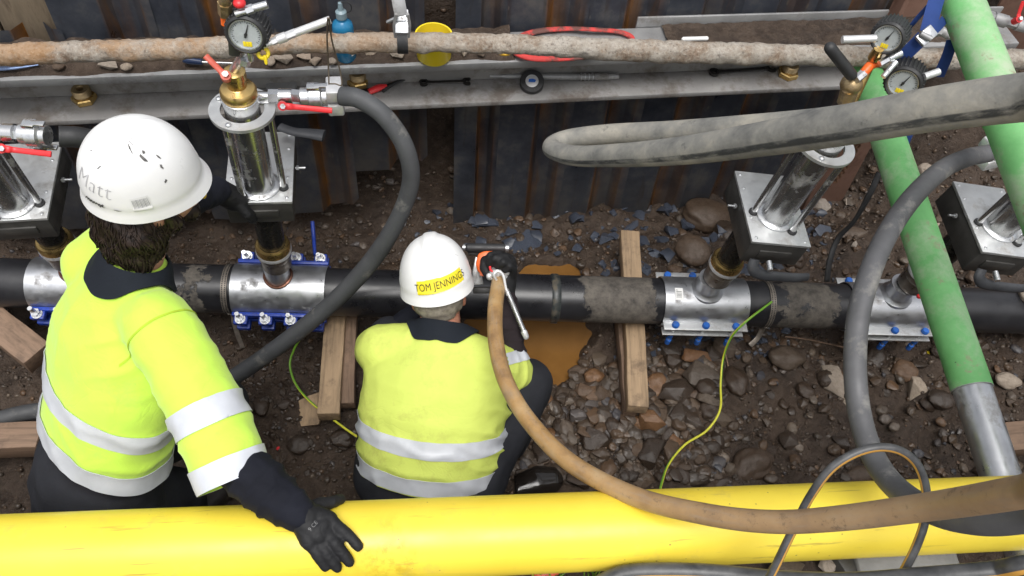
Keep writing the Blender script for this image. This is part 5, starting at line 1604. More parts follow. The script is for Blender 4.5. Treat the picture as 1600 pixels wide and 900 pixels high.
# ---------------- the standing worker on the left
def build_standing():
    t = thing('person', 'standing worker in bright yellow-green shirt and white helmet, gloved hand on the yellow pipe', 'person', V((-.86, .98, 0)))
    pel, neck = P(158, 735, d=2.15), P(208, 422, d=1.86)
    hd = P(232, 292, d=1.74)
    lsh, rsh = P(152, 412, d=1.96), P(246, 508, d=1.81)
    U = (neck - pel).normalized(); R = (rsh - lsh); R = (R - U * R.dot(U)).normalized(); Fw = U.cross(R)
    L = (neck - pel).length
    elb, cuff, wri = P(324, 638, d=1.79), P(352, 712, d=1.775), on_yellow(462, 800, .034)
    lelb, lwri, lhand = P(240, 330, d=2.12), P(338, 296, d=2.42), P(368, 312, d=2.50)
    fd, up = V((.90, .40, -.08)).normalized(), V((.10, -.02, .99)).normalized()
    hipR, hipL = pel + R * .10 - U * .06, pel - R * .09 - U * .06
    kneeR, footR = V((-.80, .90, .40)), V((-.84, .93, .05))
    kneeL, footL = P(338, 632, d=2.42), P(335, 680, z=.04)
    # body
    mb = MB()
    FH = head_parts(mb, hd, fd, up)
    mb.cap(neck - U * .03, hd - up * .06, .058, .056)
    rings = [(pel + U * (L * a), R * x, Fw * y) for a, x, y in ((-.08, .16, .10), (.2, .165, .105), (.5, .16, .11), (.75, .165, .105), (.9, .12, .08), (1.0, .055, .055))]
    mb.loft(rings)
    for a, b, c, rr in ((rsh, elb, cuff, 1), (lsh, lelb, lwri, 1)):
        mb.cap(a, b, .052, .042); mb.cap(b, c, .042, .030)
    hr = on_yellow(484, 815, .024)
    mb.cap(cuff, wri, .034, .026); mb.cap(wri, hr, .022, .016); mb.cap(lwri, lhand, .026, .024)
    for h, k, f in ((hipR, kneeR, footR), (hipL, kneeL, footL)):
        mb.cap(h, k, .080, .055); mb.cap(k, f + V((0, 0, .05)), .055, .040); mb.cap(f + V((0, 0, .03)), f + V((.05, .06, .0)), .03, .025)
    mb = union(mb, .008, 5)
    obj('body', mb, M['skin'], t, ang=180)
    # shirt
    mb = MB()
    mb.loft([(pel + U * (L * a) + Fw * o, R * x, Fw * y) for a, x, y, o in ((-.04, .206, .150, -.0), (.08, .206, .150, 0), (.3, .200, .148, 0), (.55, .202, .148, 0), (.72, .198, .140, 0), (.84, .165, .118, 0), (.93, .112, .092, 0), (1.0, .080, .080, 0), (1.05, .070, .072, .0))], 36)
    for s, sh in ((-1, lsh), (1, rsh)):
        mb.cap(neck - U * .055 + R * s * .06, sh - U * .01, .068, .080)
    mb.cap(rsh, elb, .084, .086); mb.cap(elb, cuff + (cuff - elb).normalized() * .10, .086, .080)
    mb.cap(lsh, lsh.lerp(lelb, .85), .074, .068)
    mb = union(mb, .0095, 9)
    armx = (elb - rsh).normalized()
    mb = displace(mb, wrinkle(.0042, 6.5, (1, 1, .6), 2, folds=((rsh - R * .07 - U * .09, (R - U).normalized(), .12, .008, 100), (elb, armx, .10, .0065, 95), (pel + R * .13 + U * .2, (U + R * .5).normalized(), .15, .007, 75), (pel - R * .15 + U * .2, (U - R * .4).normalized(), .13, .005, 80), (neck - U * .08 - R * .08, R, .09, .004, 80), (pel - R * .12 + U * .46, (R - U * .2).normalized(), .17, .006, 62), (rsh.lerp(elb, .55), (armx + R * .6).normalized(), .10, .005, 80))))
    # open bottom edge of the shirt: cut below the hem and the cuff
    hem_cut(mb, pel, (U + R * .14 + Fw * .06).normalized(), .128, .39)
    ca = (cuff - elb).normalized(); fs = [f for f in mb.bm.faces if (f.calc_center_median() - cuff - ca * .1).length < .19]
    vs = {v for f in fs for v in f.verts}; es = {e for f in fs for e in f.edges}
    bmesh.ops.bisect_plane(mb.bm, geom=list(vs) + list(es) + fs, dist=1e-6, plane_co=cuff + ca * .062, plane_no=ca, clear_outer=True)
    sh = obj('shirt', clone(mb), M['hiviz'], t, ang=180)
    nrmT = (U + R * .14 + Fw * .06).normalized()
    for dz in (.160, .298):
        obj('reflective_tape', tape(mb, pel + U * dz, nrmT, .056, near=pel + U * dz, maxd=.31), M['tape'], sh, ang=60)
    seam = mat('shirt_seam', (.40, .55, .03), .9, 0, .1, 20)
    sd = ((elb - rsh).normalized() + R * .5).normalized(); s0 = rsh.lerp(elb, .10)
    obj('shoulder_seam', tape(mb, s0, sd, .0045, near=s0, maxd=.125, off=.0008, th=.001), seam, sh, ang=60)
    ca = (cuff - elb).normalized()
    obj('reflective_tape', tape(mb, cuff + ca * .036, ca, .056, near=cuff + ca * .03, maxd=.13), M['tape'], sh, ang=60)
    a2 = (elb - rsh).normalized(); c2_ = cuff - ca * .098
    obj('reflective_tape', tape(mb, c2_, (ca * .7 + a2 * .3).normalized(), .058, near=c2_, maxd=.125), M['tape'], sh, ang=60)
    nk = (hd - up * .06 - neck).normalized()
    obj('collar', collar(mb, neck, (U * .8 + nk * .3).normalized(), R, .070, .104), M['collar'], sh, ang=70)
    # long navy sleeves
    mb = MB(); mb.cap(cuff.lerp(wri, .16), cuff.lerp(wri, .5), .054, .058); mb.cap(cuff.lerp(wri, .5), wri, .058, .042)
    mb = union(mb, .006, 4); fa = (wri - cuff).normalized()
    mb = displace(mb, wrinkle(.004, 12, (1, 1, 1), 5, folds=((cuff.lerp(wri, .55), fa, .14, .0050, 150),)))
    obj('sleeve', mb, M['navy'], t, ang=180)
    mb = MB(); mb.cap(lsh.lerp(lelb, .7), lelb, .062, .056); mb.cap(lelb, lwri, .056, .044)
    mb = displace(union(mb, .007, 4), wrinkle(.004, 10, seed=9)); obj('sleeve', mb, M['navy'], t, ang=180)
    # right glove spread on the pipe
    Y = lambda x, y, o: on_yellow(x, y, o)
    mb = MB()
    palm = [(Y(466, 798, .022), .030), (Y(489, 812, .022), .032), (Y(489, 838, .020), .024), (Y(512, 808, .018), .020)]
    mb.cap(wri, Y(478, 808, .026), .036, .034); mb.cap(Y(472, 812, .024), Y(497, 836, .019), .031, .024); mb.cap(Y(478, 806, .024), Y(513, 812, .019), .031, .021); mb.cap(Y(474, 814, .024), Y(483, 845, .018), .028, .020)
    mb.cap(Y(497, 828, .020), Y(505, 820, .020), .024, .022)
    finger(mb, [Y(514, 812, .018), Y(534, 828, .020), Y(549, 841, .014), Y(560, 854, .011)], .0145, .0112)
    finger(mb, [Y(506, 828, .018), Y(524, 849, .021), Y(536, 864, .015), Y(546, 878, .012)], .0150, .0115)
    finger(mb, [Y(496, 842, .018), Y(509, 863, .020), Y(519, 876, .015), Y(527, 887, .012)], .0142, .0110)
    finger(mb, [Y(484, 848, .017), Y(495, 866, .018), Y(502, 877, .014), Y(508, 886, .012)], .0128, .0100)
    finger(mb, [Y(476, 800, .024), Y(500, 789, .018), Y(518, 785, .014), Y(532, 780, .011)], .0200, .0115)
    mb = displace(union(mb, .0036, 4), wrinkle(.0012, 30, seed=3))
    gl = obj('glove', mb, M['glove'], t, ang=180)
    # pale print on the back of the glove
    mb = MB()
    pc0, ex, ey = Y(492, 822, .047), None, None
    for k, (x, y) in enumerate(((484, 826), (487, 831), (481, 829), (485, 822), (494, 820), (497, 815), (490, 824), (493, 829), (500, 817), (503, 813))):
        p = Y(x, y, .043); n_ = (CP - p).normalized(); 
    gm = M['inkfade']
    pos = Y(489, 822, .045); nn_ = (CP - pos).normalized(); xx = (Y(500, 809, .045) - Y(480, 832, .045)).normalized()
    m_ = text_mb('9 CE', .012); bmesh.ops.subdivide_edges(m_.bm, edges=list(m_.bm.edges), cuts=1)
    bmesh.ops.transform(m_.bm, matrix=frame(pos, nn_, xx), verts=m_.bm.verts)
    # drop the print onto the glove surface
    from mathutils.bvhtree import BVHTree
    gb = bmesh.new(); gb.from_mesh(gl.data); bmesh.ops.translate(gb, verts=gb.verts, vec=OFF[gl.name]); bv = BVHTree.FromBMesh(gb)
    ok = True
    for v in m_.bm.verts:
        h = bv.ray_cast(v.co + nn_ * .05, -nn_)
        if h[0] is not None: v.co = h[0] + nn_ * .0009
    gb.free()
    obj('print', m_, mat('glove_print', (.16, .16, .16), .7, 0, .2, 40), gl, ang=180)
    # left glove on the machine
    mb = MB(); dv = (lhand - lwri).normalized()
    mb.cap(lwri, lhand, .038, .040); sx = dv.cross(V((0, 0, 1))).normalized()
    for k in range(4):
        b = lhand + sx * (.030 - .020 * k) + dv * .025
        finger(mb, [b, b + dv * .030 + V((0, 0, -.012)), b + dv * .034 + V((0, 0, -.038)), b + dv * .018 + V((0, 0, -.052))], .0135, .0112)
    finger(mb, [lhand + sx * .030, lhand + sx * .052 + dv * .02 + V((0, 0, -.012)), lhand + sx * .045 + dv * .045 + V((0, 0, -.03))], .016, .012)
    obj('glove', displace(union(mb, .0045, 4), wrinkle(.0012, 30, seed=4)), M['glove'], t, ang=180)
    # trousers and boots
    mb = MB()
    mb.loft([(pel + U * a - Fw * .004, R * x, Fw * y) for a, x, y in ((.06, .185, .130), (0, .200, .146), (-.10, .205, .150), (-.17, .19, .14))], 32)
    mb.cap(hipR, kneeR, .118, .092); mb.cap(kneeR, footR + V((0, 0, .08)), .092, .078)
    mb.cap(hipL, kneeL, .118, .092); mb.cap(kneeL, footL + V((0, 0, .08)), .092, .078)
    mb.cap(hipL, hipR, .12, .12)
    mb = displace(union(mb, .012, 7), wrinkle(.008, 5, (1, 1, .7), 8))
    obj('trousers', mb, M['trouser'], t, ang=180)
    for f in (footR, footL):
        mb = MB(); mb.cap(f + V((0, 0, .09)), f + V((0, 0, .0)), .058, .050); mb.cap(f, f + V((.09, .11, -.01)), .050, .044)
        obj('boot', union(mb, .008, 4), M['boot'], t, ang=180)
    # hair and beard
    mb = MB(FH); mb.ell((0, -.045, -.045), (.100, .088, .085)); mb.ell((.066, -.050, -.075), (.046, .060, .075)); mb.ell((-.060, -.035, -.070), (.045, .065, .078)); mb.ell((.02, -.092, -.105), (.072, .050, .066)); mb.ell((-.03, -.088, -.105), (.062, .052, .064)); mb.ell((.062, -.062, -.125), (.050, .050, .055)); mb.ell((.078, .018, -.045), (.014, .022, .04)); mb.ell((0, .066, -.105), (.034, .026, .026))
    mb = displace(union(mb, .006, 3), lambda co, n: .013 * noise.noise(co * 22) + .006 * noise.noise(V((co.x * 75, co.y * 75, co.z * 26))))
    ha = obj('hair', mb, M['hair'], t, ang=180)
    # loose strands lying over the mass
    from mathutils.bvhtree import BVHTree
    gb = bmesh.new(); gb.from_mesh(ha.data); bmesh.ops.translate(gb, verts=gb.verts, vec=OFF[ha.name]); bv = BVHTree.FromBMesh(gb)
    gb.verts.ensure_lookup_table(); r = random.Random(4); mb = MB(); upv_ = FH.to_3x3().col[2]; k = 0
    while k < 650:
        v = gb.verts[r.randrange(len(gb.verts))]
        q = v.co.copy(); d = -upv_ + V((r.gauss(0, .22), r.gauss(0, .22), r.gauss(0, .22))); pts = []
        for s_ in range(7):
            h = bv.find_nearest(q)
            if h[0] is None: break
            pts.append(h[0] + h[1] * (.0012 + .003 * r.random() + (.004 * s_ / 6 if k % 5 == 0 else 0)))
            d = (d + V((math.sin(s_ * 1.3 + k), math.cos(s_ * 1.1 + k * 2), 0)) * .22).normalized()
            q = h[0] + d * .016
        if len(pts) > 4: mb.tube(pts, [.0007] + [.0017] * (len(pts) - 2) + [.0004], seg=4, n=3)
        k += 1
    gb.free()
    o = obj('hair_strands', mb, M['hair'], ha, ang=180); o['kind'] = 'stuff'
    # safety glasses with yellow lens
    gm_ = NT('yellow_lens'); gm_.set(color=(.75, .52, .02), rough=.1, spec=.6, alpha=.75)
    for s in (1, -1):
        mb = MB(FH); mb.ell((s * .034, .104, -.005), (.030, .010, .022)); gg = obj('glasses_lens', mb, gm_.m, t)
        mb = MB(FH); mb.tube([(s * .062, .100, .002), (s * .080, .060, .004), (s * .084, .0, -.004)], .003, seg=6); obj('temple_arm', mb, M['rubber'], gg)
    # helmet
    h, dome, FHl = helmet(t, hd + up * .040 - fd * .005, fd, up, ridge=.003, peak=.014, H=.150, rx=.107, ry=.124)
    for k in range(3): pass
    return t, h, dome, FHl, mb
tS, hS, domeS, FS, _ = build_standing()
# writing, label and scuffs on the standing worker's helmet. azimuth 0 = his right side, -pi/2 = back
Rr = .13
def put(parent, nm, mb, dome, a0, t0, m, rot=0.0, lift=.0011, H=.158):
    wrap(mb, dome, a0, t0, 1 / .130, 1 / (H * 1.35), rot, lift); return obj(nm, mb, m, parent, ang=180)
put(hS, 'handwriting', text_mb('Matt', .055, -.0012, 1.05, .15), domeS, -1.05, .27, M['inkfade'], -.10)
put(hS, 'logo', text_mb('concept', .016, .0006), domeS, -1.02, .075, M['ink'], -.03)
put(hS, 'logo', text_mb('OPUS', .009, .0012, 1.2), domeS, -1.02, .145, M['ink'], -.03) if False else None
b_ = put(hS, 'barcode_label', rect_mb(.040, .034), domeS, -.18, .13, mat('helmet_label', (.70, .70, .68), .6, 0, .05, 30), .1)
mb = MB()
for k in range(13):
    x = -.017 + .0027 * k; w_ = .0012 if k % 3 else .0018
    q = [mb.bm.verts.new((x, -.008, 0)), mb.bm.verts.new((x + w_, -.008, 0)), mb.bm.verts.new((x + w_, .013, 0)), mb.bm.verts.new((x, .013, 0))]; mb.bm.faces.new(q)
put(hS, 'barcode', mb, domeS, -.18, .13, M['inkfade'], .1, .0018)
def blot(w_, h_, seed):
    mb = MB(); r = random.Random(seed); pts = []
    for k in range(14):
        a = 2 * PI * k / 14; q = r.uniform(.5, 1.1); pts.append(mb.bm.verts.new((w_ * q * math.cos(a), h_ * q * math.sin(a), 0)))
    c = mb.bm.verts.new((0, 0, 0))
    for k in range(14): mb.bm.faces.new((pts[k], pts[(k + 1) % 14], c))
    return mb
for (a, t0, w_, h_, rt) in ((.15, .60, .006, .015, .5), (.25, .66, .007, .005, .2), (-.10, .74, .004, .017, .25), (-.02, .80, .015, .0016, -.7), (.12, .84, .018, .0016, -.9), (.42, .45, .004, .008, .1), (.35, .30, .006, .003, .4), (-.9, .5, .009, .0015, .8), (-.6, .05, .010, .002, -.1), (-1.3, .60, .008, .0012, .3), (.5, .55, .003, .007, .3)):
    put(hS, 'scuff', blot(w_, h_, int(a * 100 + t0 * 77)), domeS, a, t0, M['scuff'], rt)

# ---------------- the crouching worker
def build_crouching():
    t = thing('person', 'crouching worker in faded yellow shirt, white helmet with yellow name sticker, seen from behind', 'person', V((.03, 1.02, -.02)))
    pel, neck = P(668, 748, d=2.52), P(690, 522, d=2.46)
    hd = P(684, 458, d=2.47)
    lsh, rsh = P(600, 548, d=2.50), P(760, 572, d=2.45)
    U = (neck - pel).normalized(); R = (rsh - lsh); R = (R - U * R.dot(U)).normalized(); Fw = U.cross(R); L = (neck - pel).length
    relb, rwri, rhand = P(800, 582, d=2.52), P(786, 462, d=2.52), P(776, 415, d=2.53)
    lelb, lwri = P(585, 545, d=2.70), P(680, 470, d=2.75)
    fd, up = V((.06, .86, -.50)).normalized(), V((-.13, .50, .86)).normalized()
    hipR, hipL = pel + R * .12, pel - R * .12
    kneeR, footR = P(822, 602, d=2.58), V((.30, 1.16, .04))
    kneeL, footL = P(612, 534, d=2.72), V((-.15, 1.20, .02))
    mb = MB(); FH = head_parts(mb, hd, fd, up)
    mb.cap(neck - U * .03, hd - up * .05 , .066, .064)
    mb.loft([(pel + U * (L * a), R * x, Fw * y) for a, x, y in ((-.12, .17, .12), (.2, .19, .14), (.5, .185, .14), (.75, .18, .12), (.92, .12, .08), (1.0, .06, .06))])
    for a, b, c in ((rsh, relb, rwri), (lsh, lelb, lwri)):
        mb.cap(a, b, .056, .046); mb.cap(b, c, .046, .032)
    mb.cap(rwri, rhand, .028, .026)
    for h, k, f in ((hipR, kneeR, footR), (hipL, kneeL, footL)):
        mb.cap(h, k, .085, .058); mb.cap(k, f + V((0, 0, .05)), .056, .042); mb.cap(f + V((0, 0, .03)), f + V((.02, .14, .02)), .035, .03)
    obj('body', union(mb, .008, 5), M['skin2'], t, ang=180)
    mb = MB()
    mb.loft([(pel + U * (L * a) - Fw * o, R * x, Fw * y) for a, x, y, o in ((-.10, .212, .17, 0), (.05, .226, .185, 0), (.25, .236, .19, .01), (.5, .240, .185, .015), (.7, .232, .165, .01), (.84, .190, .125, 0), (.93, .125, .095, 0), (1.0, .082, .080, 0), (1.06, .074, .074, 0))], 40)
    for s, sh in ((-1, lsh), (1, rsh)): mb.cap(neck - U * .05 + R * s * .07, sh, .075, .086)
    mb.cap(rsh, relb, .088, .070); mb.cap(relb, relb.lerp(rwri, .10), .070, .064)
    mb.cap(lsh, lelb, .088, .070)
    mb = union(mb, .0095, 9)
    mb = displace(mb, wrinkle(.0036, 6.0, (1, 1, 1), 12, folds=((pel + R * .19 + U * .16, (U * .9 + R * .35).normalized(), .12, .011, 120), (pel + R * .20 + U * .28, (U * .8 + R * .6).normalized(), .10, .009, 110), (pel - R * .18 + U * .10, (U - R * .3).normalized(), .13, .010, 105), (pel + U * .08 - Fw * .15, (U + R * .2).normalized(), .16, .006, 75), (relb, (relb - rsh).normalized(), .08, .008, 120), (rsh - U * .05, (R * .6 - U).normalized(), .09, .006, 100), (neck - R * .1 - U * .05, R, .07, .004, 100))))
    hem_cut(mb, pel, (U - Fw * .10).normalized(), .030, .37)
    sh = obj('shirt', clone(mb), M['hiviz_old'], t, ang=180)
    nr = (U - Fw * .10).normalized()
    for dz in (.062, .185):
        obj('reflective_tape', tape(mb, pel + U * dz, nr, .054, near=pel + U * dz, maxd=.36), M['tape'], sh, ang=60)
    ca = (rwri - relb).normalized(); c_ = relb + ca * .055
    obj('reflective_tape', tape(mb, c_, ca, .035, near=c_, maxd=.12), M['tape'], sh, ang=60)
    obj('collar', collar(mb, neck, (U + Fw * .25).normalized(), R, .074, .118, .30), M['collar'], sh, ang=70)
    mb = MB(); mb.cap(relb, relb.lerp(rwri, .5), .056, .050); mb.cap(relb.lerp(rwri, .5), rwri, .050, .042)
    fa = (rwri - relb).normalized()
    obj('sleeve', displace(union(mb, .006, 4), wrinkle(.003, 12, seed=6, folds=((relb.lerp(rwri, .6), fa, .16, .004, 160),))), cloth_mat('dark_brown_sleeve', (.020, .014, .016), .3, (.05, .04, .035), .15), t, ang=180)
    mb = MB(); mb.cap(lelb, lwri, .055, .042); obj('sleeve', displace(union(mb, .007, 4), wrinkle(.004, 10, seed=2)), M['navy'], t, ang=180)
    # gloved right hand closed round the tool
    mb = MB()
    Q = lambda x, y, d: P(x, y, d=d)
    mb.cap(rwri, Q(789, 432, 2.51), .038, .040); mb.cap(Q(789, 432, 2.51), Q(790, 412, 2.50), .040, .036)
    finger(mb, [Q(792, 410, 2.485), Q(780, 398, 2.455), Q(766, 400, 2.455), Q(760, 408, 2.48)], .0150, .0125)
    finger(mb, [Q(795, 416, 2.485), Q(790, 402, 2.45), Q(774, 404, 2.435), Q(766, 412, 2.46)], .0150, .0125)
    finger(mb, [Q(798, 424, 2.49), Q(797, 410, 2.455), Q(786, 410, 2.43), Q(778, 416, 2.45)], .0145, .0120)
    finger(mb, [Q(800, 432, 2.49), Q(802, 420, 2.46), Q(796, 416, 2.44), Q(790, 422, 2.45)], .0130, .0110)
    finger(mb, [Q(782, 436, 2.50), Q(764, 430, 2.48), Q(756, 418, 2.48), Q(757, 406, 2.48)], .0175, .0130)
    obj('glove', displace(union(mb, .0045, 3), wrinkle(.0012, 30, seed=7)), M['glove'], t, ang=180)
    mb = MB()
    mb.loft([(pel + U * a, R * x, Fw * y) for a, x, y in ((.08, .195, .15), (0, .21, .165), (-.08, .21, .165), (-.15, .18, .13))], 32)
    mb.cap(hipR, kneeR, .125, .088); mb.cap(kneeR, footR + V((0, 0, .08)), .088, .075)
    mb.cap(hipL, kneeL, .120, .088); mb.cap(kneeL, footL + V((0, 0, .08)), .088, .075); mb.cap(hipL, hipR, .13, .13)
    obj('trousers', displace(union(mb, .012, 7), wrinkle(.006, 5, (1, 1, .7), 3)), M['trouser'], t, ang=180)
    for f in (footR, footL):
        mb = MB(); mb.cap(f + V((0, -.02, .08)), f + V((0, -.02, .0)), .056, .048); mb.cap(f, f + V((.02, .15, -.005)), .048, .044)
        obj('boot', union(mb, .008, 4), M['boot'], t, ang=180)
    mb = MB(FH); mb.ell((0, -.045, -.012), (.0765, .062, .055)); mb.ell((.050, -.03, -.015), (.030, .045, .042)); mb.ell((-.050, -.03, -.015), (.030, .045, .042)); mb.ell((0, -.060, -.040), (.058, .035, .034))
    obj('hair', displace(union(mb, .006, 3), lambda co, n: .002 * noise.noise(co * 60)), M['grey_hair'], t, ang=180)
    h, dome, FHl = helmet(t, hd + up * .042 + fd * .012, fd, up, ridge=.006, peak=.028, H=.150, rx=.114, ry=.130)
    return t, h, dome
tC, hC, domeC = build_crouching()
put(hC, 'name_sticker', rect_mb(.182, .037, 24, 5), domeC, -1.32, .17, mat('yellow_tape_label', (.80, .66, .03), .4, 0, .04, 20), .07, .0012, .148)
put(hC, 'name_lettering', text_mb('TOM JENNINGS', .0275, -.0002, 1.03), domeC, -1.32, .17, M['ink'], .07, .0030, .148)
for (a, t0, w_, h_, rt) in ((-1.3, .14, .010, .0018, .1), (-1.05, .12, .006, .0035, .4), (-1.6, .10, .002, .009, 0), (-1.9, .18, .002, .007, .3), (-2.2, .62, .006, .001, .5)):
    put(hC, 'scuff', blot(w_, h_, int(-a * 100 + t0 * 77)), domeC, a, t0, M['inkfade'], rt, .0011, .148)
# ------------------------------------------------------------------ air tool in the crouching worker's hand
t = thing('air_tool', 'orange air tool with silver hose coupling held by the crouching worker on the pipe', 'power tool', P(768, 440, z=.36))
D = 2.50
Q = lambda x, y, d=D: P(x, y, d=d)
view = (CP - Q(760, 410)).normalized(); rt = (Q(790, 410) - Q(740, 410)).normalized(); upv = view.cross(rt)
F = frame(Q(758, 410), view, rt)
S = D / FPX
def pp(lst): return [((x - 758) * S, -(y - 410) * S) for x, y in lst]
mb = MB(F); mb.prism(pp([(747, 396), (757, 392), (772, 392), (784, 399), (789, 408), (786, 424), (778, 440), (760, 436), (752, 428), (746, 425), (743, 412)]), .05, M=Matrix.Translation((0, 0, -.075)), bev=.010)
obj('body', mb, M['orange'], t)
mb = MB(F); mb.prism(pp([(762, 399), (778, 397), (787, 405), (785, 415), (776, 411), (768, 406), (761, 405)]), .03, M=Matrix.Translation((0, 0, -.040)), bev=.008)
obj('grip_pad', mb, M['rubber'], t)
mb = MB(); mb.cyl(Q(731, 387, 2.60), Q(789, 388, 2.60), .0155, seg=20); mb.ell(Q(731, 387, 2.60), (.012, .014, .014))
hb = obj('side_handle', mb, M['rubber'], t)
mb = MB(); mb.cyl(Q(723, 386.5, 2.60), Q(730, 387, 2.60), .010, seg=16); obj('end_cap', mb, M['zinc'], hb)
mb = MB(); mb.cyl(Q(790, 388, 2.60), Q(795, 388, 2.60), .013, seg=16); obj('end_cap', mb, M['zinc'], hb)
# bracket of grey plate down on the pipe
mb = MB(F); mb.prism(pp([(742, 400), (747, 402), (752, 430), (756, 446), (738, 447), (737, 425)]), .05, M=Matrix.Translation((0, 0, -.16)), bev=.004)
br = obj('clamp_bracket', mb, M['plate'], t)
mb = MB(F); mb.box(((762 - 758) * S, -(456 - 410) * S, -.16), (.10, .022, .05), bev=.004); mb.box(((740 - 758) * S, -(395 - 410) * S, -.15), (.045, .012, .05), bev=.003)
obj('jaw', mb, M['blackpaint'], br)
# coupling with claws
c0, c1 = Q(776, 421, 2.47), Q(782, 436, 2.49)
Fk = frame(c0, c1 - c0, rt)
mb = MB(Fk); mb.lathe(Matrix.Identity(4), [(0, -.01), (.020, -.01), (.026, 0), (.026, .012), (.020, .016), (.030, .018), (.030, .030), (.024, .034), (0, .034)], 24)
for a in (20, 160, 270): mb.ell((.030 * math.cos(math.radians(a)), .030 * math.sin(math.radians(a)), .012), (.011, .011, .014), u=12, v=8)
co = obj('claw_coupling', mb, M['alloy'], t)
mb = MB(); mb.torus(frame(Q(772, 418, 2.455), view, rt), .013, .004, 24, 8); obj('red_seal', mb, M['red'], co)
# silver whip check
mb = MB(); pts = [Q(776, 438, 2.44), Q(772, 430, 2.43), Q(778, 424, 2.43), Q(786, 430, 2.43), Q(790, 448, 2.43), Q(793, 462, 2.43), Q(806, 492, 2.44), Q(818, 518, 2.46)]
mb.tube(pts[:6], .0042, seg=8)
wc = obj('whip_check', mb, M['alloy'], t)
mb = MB(); a, b = Q(791, 452, 2.43), Q(819, 519, 2.46)
N = 260; hp = []
ax = (b - a).normalized(); e1 = ax.cross(view).normalized(); e2 = ax.cross(e1)
for k in range(N):
    f = k / (N - 1); al = 2 * PI * 26 * f
    hp.append(a.lerp(b, f) + e1 * .0075 * math.cos(al) + e2 * .0075 * math.sin(al))
mb.tube(hp, .0017, seg=5, smooth=False)
obj('spring', mb, M['zinc'], wc)
mb = MB(); mb.cyl(a, b, .0052, seg=10); mb.cap(b, b + ax * .016, .0105, .0095, 14); obj('end_ferrule', mb, M['alloy'], wc)

# ------------------------------------------------------------------ things lying on the beam
ZB = ZT + .034
g = P(678, 88, z=ZB)
t = thing('pot', 'bright yellow pot standing on the beam behind the rusty tube', 'pot', g)
Ft = Matrix.Translation(g)
mb = MB(Ft); mb.lathe(Matrix.Identity(4), [(0, 0), (.058, 0), (.063, .006), (.066, .085), (.068, .088), (.068, .098), (.062, .098), (.060, .012), (0, .010)], 40); obj('shell', mb, M['yellowp'], t)
mb = MB(Ft); mb.lathe(Matrix.Identity(4), [(0, .055), (.0605, .055), (.0605, .060), (0, .060)], 32); obj('contents', mb, mat('pot_grease', (.30, .22, .06), .5, 0, .3, 20), t)
g = P(541, 90, z=ZB)
t = thing('bottle', 'translucent blue bottle with nozzle standing on the beam behind the wire sling', 'bottle', g); Ft = Matrix.Translation(g)
bl = mat('blue_bottle', (.02, .17, .33), .22, 0, .12, 12)
mb = MB(Ft); mb.lathe(Matrix.Identity(4), [(0, 0), (.033, 0), (.037, .006), (.037, .135), (.033, .15), (.018, .162), (.016, .172), (0, .172)], 32); obj('body', mb, bl, t)
mb = MB(Ft); mb.lathe(Matrix.Identity(4), [(0, .1725), (.019, .1725), (.019, .196), (.010, .203), (.007, .230), (0, .232)], 24); ca = obj('cap', mb, mat('grey_blue_cap', (.20, .27, .30), .4, 0, .1, 20), t)
mb = MB(Ft); mb.tube([(.019, 0, .19), (.034, .0, .20), (.036, 0, .222), (.02, 0, .234), (.004, 0, .230)], .0022, seg=6); obj('cap_strap', mb, M['rubber'], ca)
mb = MB(Ft); mb.lathe(Matrix.Identity(4), [(.0373, .03), (.0378, .03), (.0378, .085), (.0373, .085)], 10, arc=(-.9, .1)); obj('paper_label', mb, M['white'], t)
g = P(788, 82, z=ZB); mb = MB(Matrix.Translation(g)); mb.lathe(Matrix.Identity(4), [(0, 0), (.028, 0), (.030, .004), (.030, .014), (.026, .018), (0, .016)], 28)
tag(obj('cap', mb, mat('amber_cap', (.62, .36, .02), .4, 0, .1, 20), ang=40), 'small amber cap on the beam left of the red sling', 'cap')
# red sling
mb = MB(); W = [(802, 78), (830, 90), (880, 91), (930, 86), (970, 74), (987, 60), (968, 50), (925, 46), (880, 45), (835, 50), (808, 62)]
mb.tube([P(x, y, z=ZB + .016 + .006 * math.sin(i * 2)) for i, (x, y) in enumerate(W)], [.016, .017, .015, .013, .012, .013, .012, .011, .012, .014, .016], seg=14, closed=True, flat=(1, .55), nrm=(0, 0, 1))
n = NT('worn_red_webbing'); v = n.mapping(1.0); n.set(color=n.mix(n.ramp(n.noise(v, 8, 7, .7), [(.46, 0.), (.56, 1.)]), (.58, .055, .05), (.13, .055, .045)), rough=.8); n.bump(n.noise(v, 90, 3), .2, .003)
tag(obj('lifting_sling', mb, n.m, ang=180), 'flattened loop of red and brown lifting sling on the beam behind the rusty tube', 'sling')
# strap with buckle holding the tube
t = thing('hanger_strap', 'black strap with metal buckle hanging the rusty tube between bottle and yellow pot', 'strap', P(628, 62, z=1.13))
c = P(629, 66, z=1.135); ax_ = (pts and (P(800, 69, z=1.135) - P(480, 68, z=1.135))).normalized()
mb = MB(); mb.lathe(frame(c - ax_ * .018, ax_), [(.0335, 0), (.0385, 0), (.0385, .036), (.0335, .036)], 32, closed=True); obj('webbing_loop', mb, M['rubber'], t)
mb = MB(); e = P(628, 44, d=2.42); mb.box((0, 0, 0), (.042, .075, .016), M=frame(P(628, 34, d=2.40), view, rt), bev=.004); mb.box((.0, .012, .012), (.03, .03, .012), M=frame(P(628, 34, d=2.40), view, rt), bev=.003); bk = obj('ratchet_buckle', mb, M['zinc'], t)
for dx in (-1, 1):
    mb = MB(); mb.tube([P(628 + dx * 10, 58, d=2.44), P(628 + dx * 12, 40, d=2.40), P(628 + dx * 9, 22, d=2.36)], .005, seg=8); obj('side_frame', mb, M['galv'], bk)
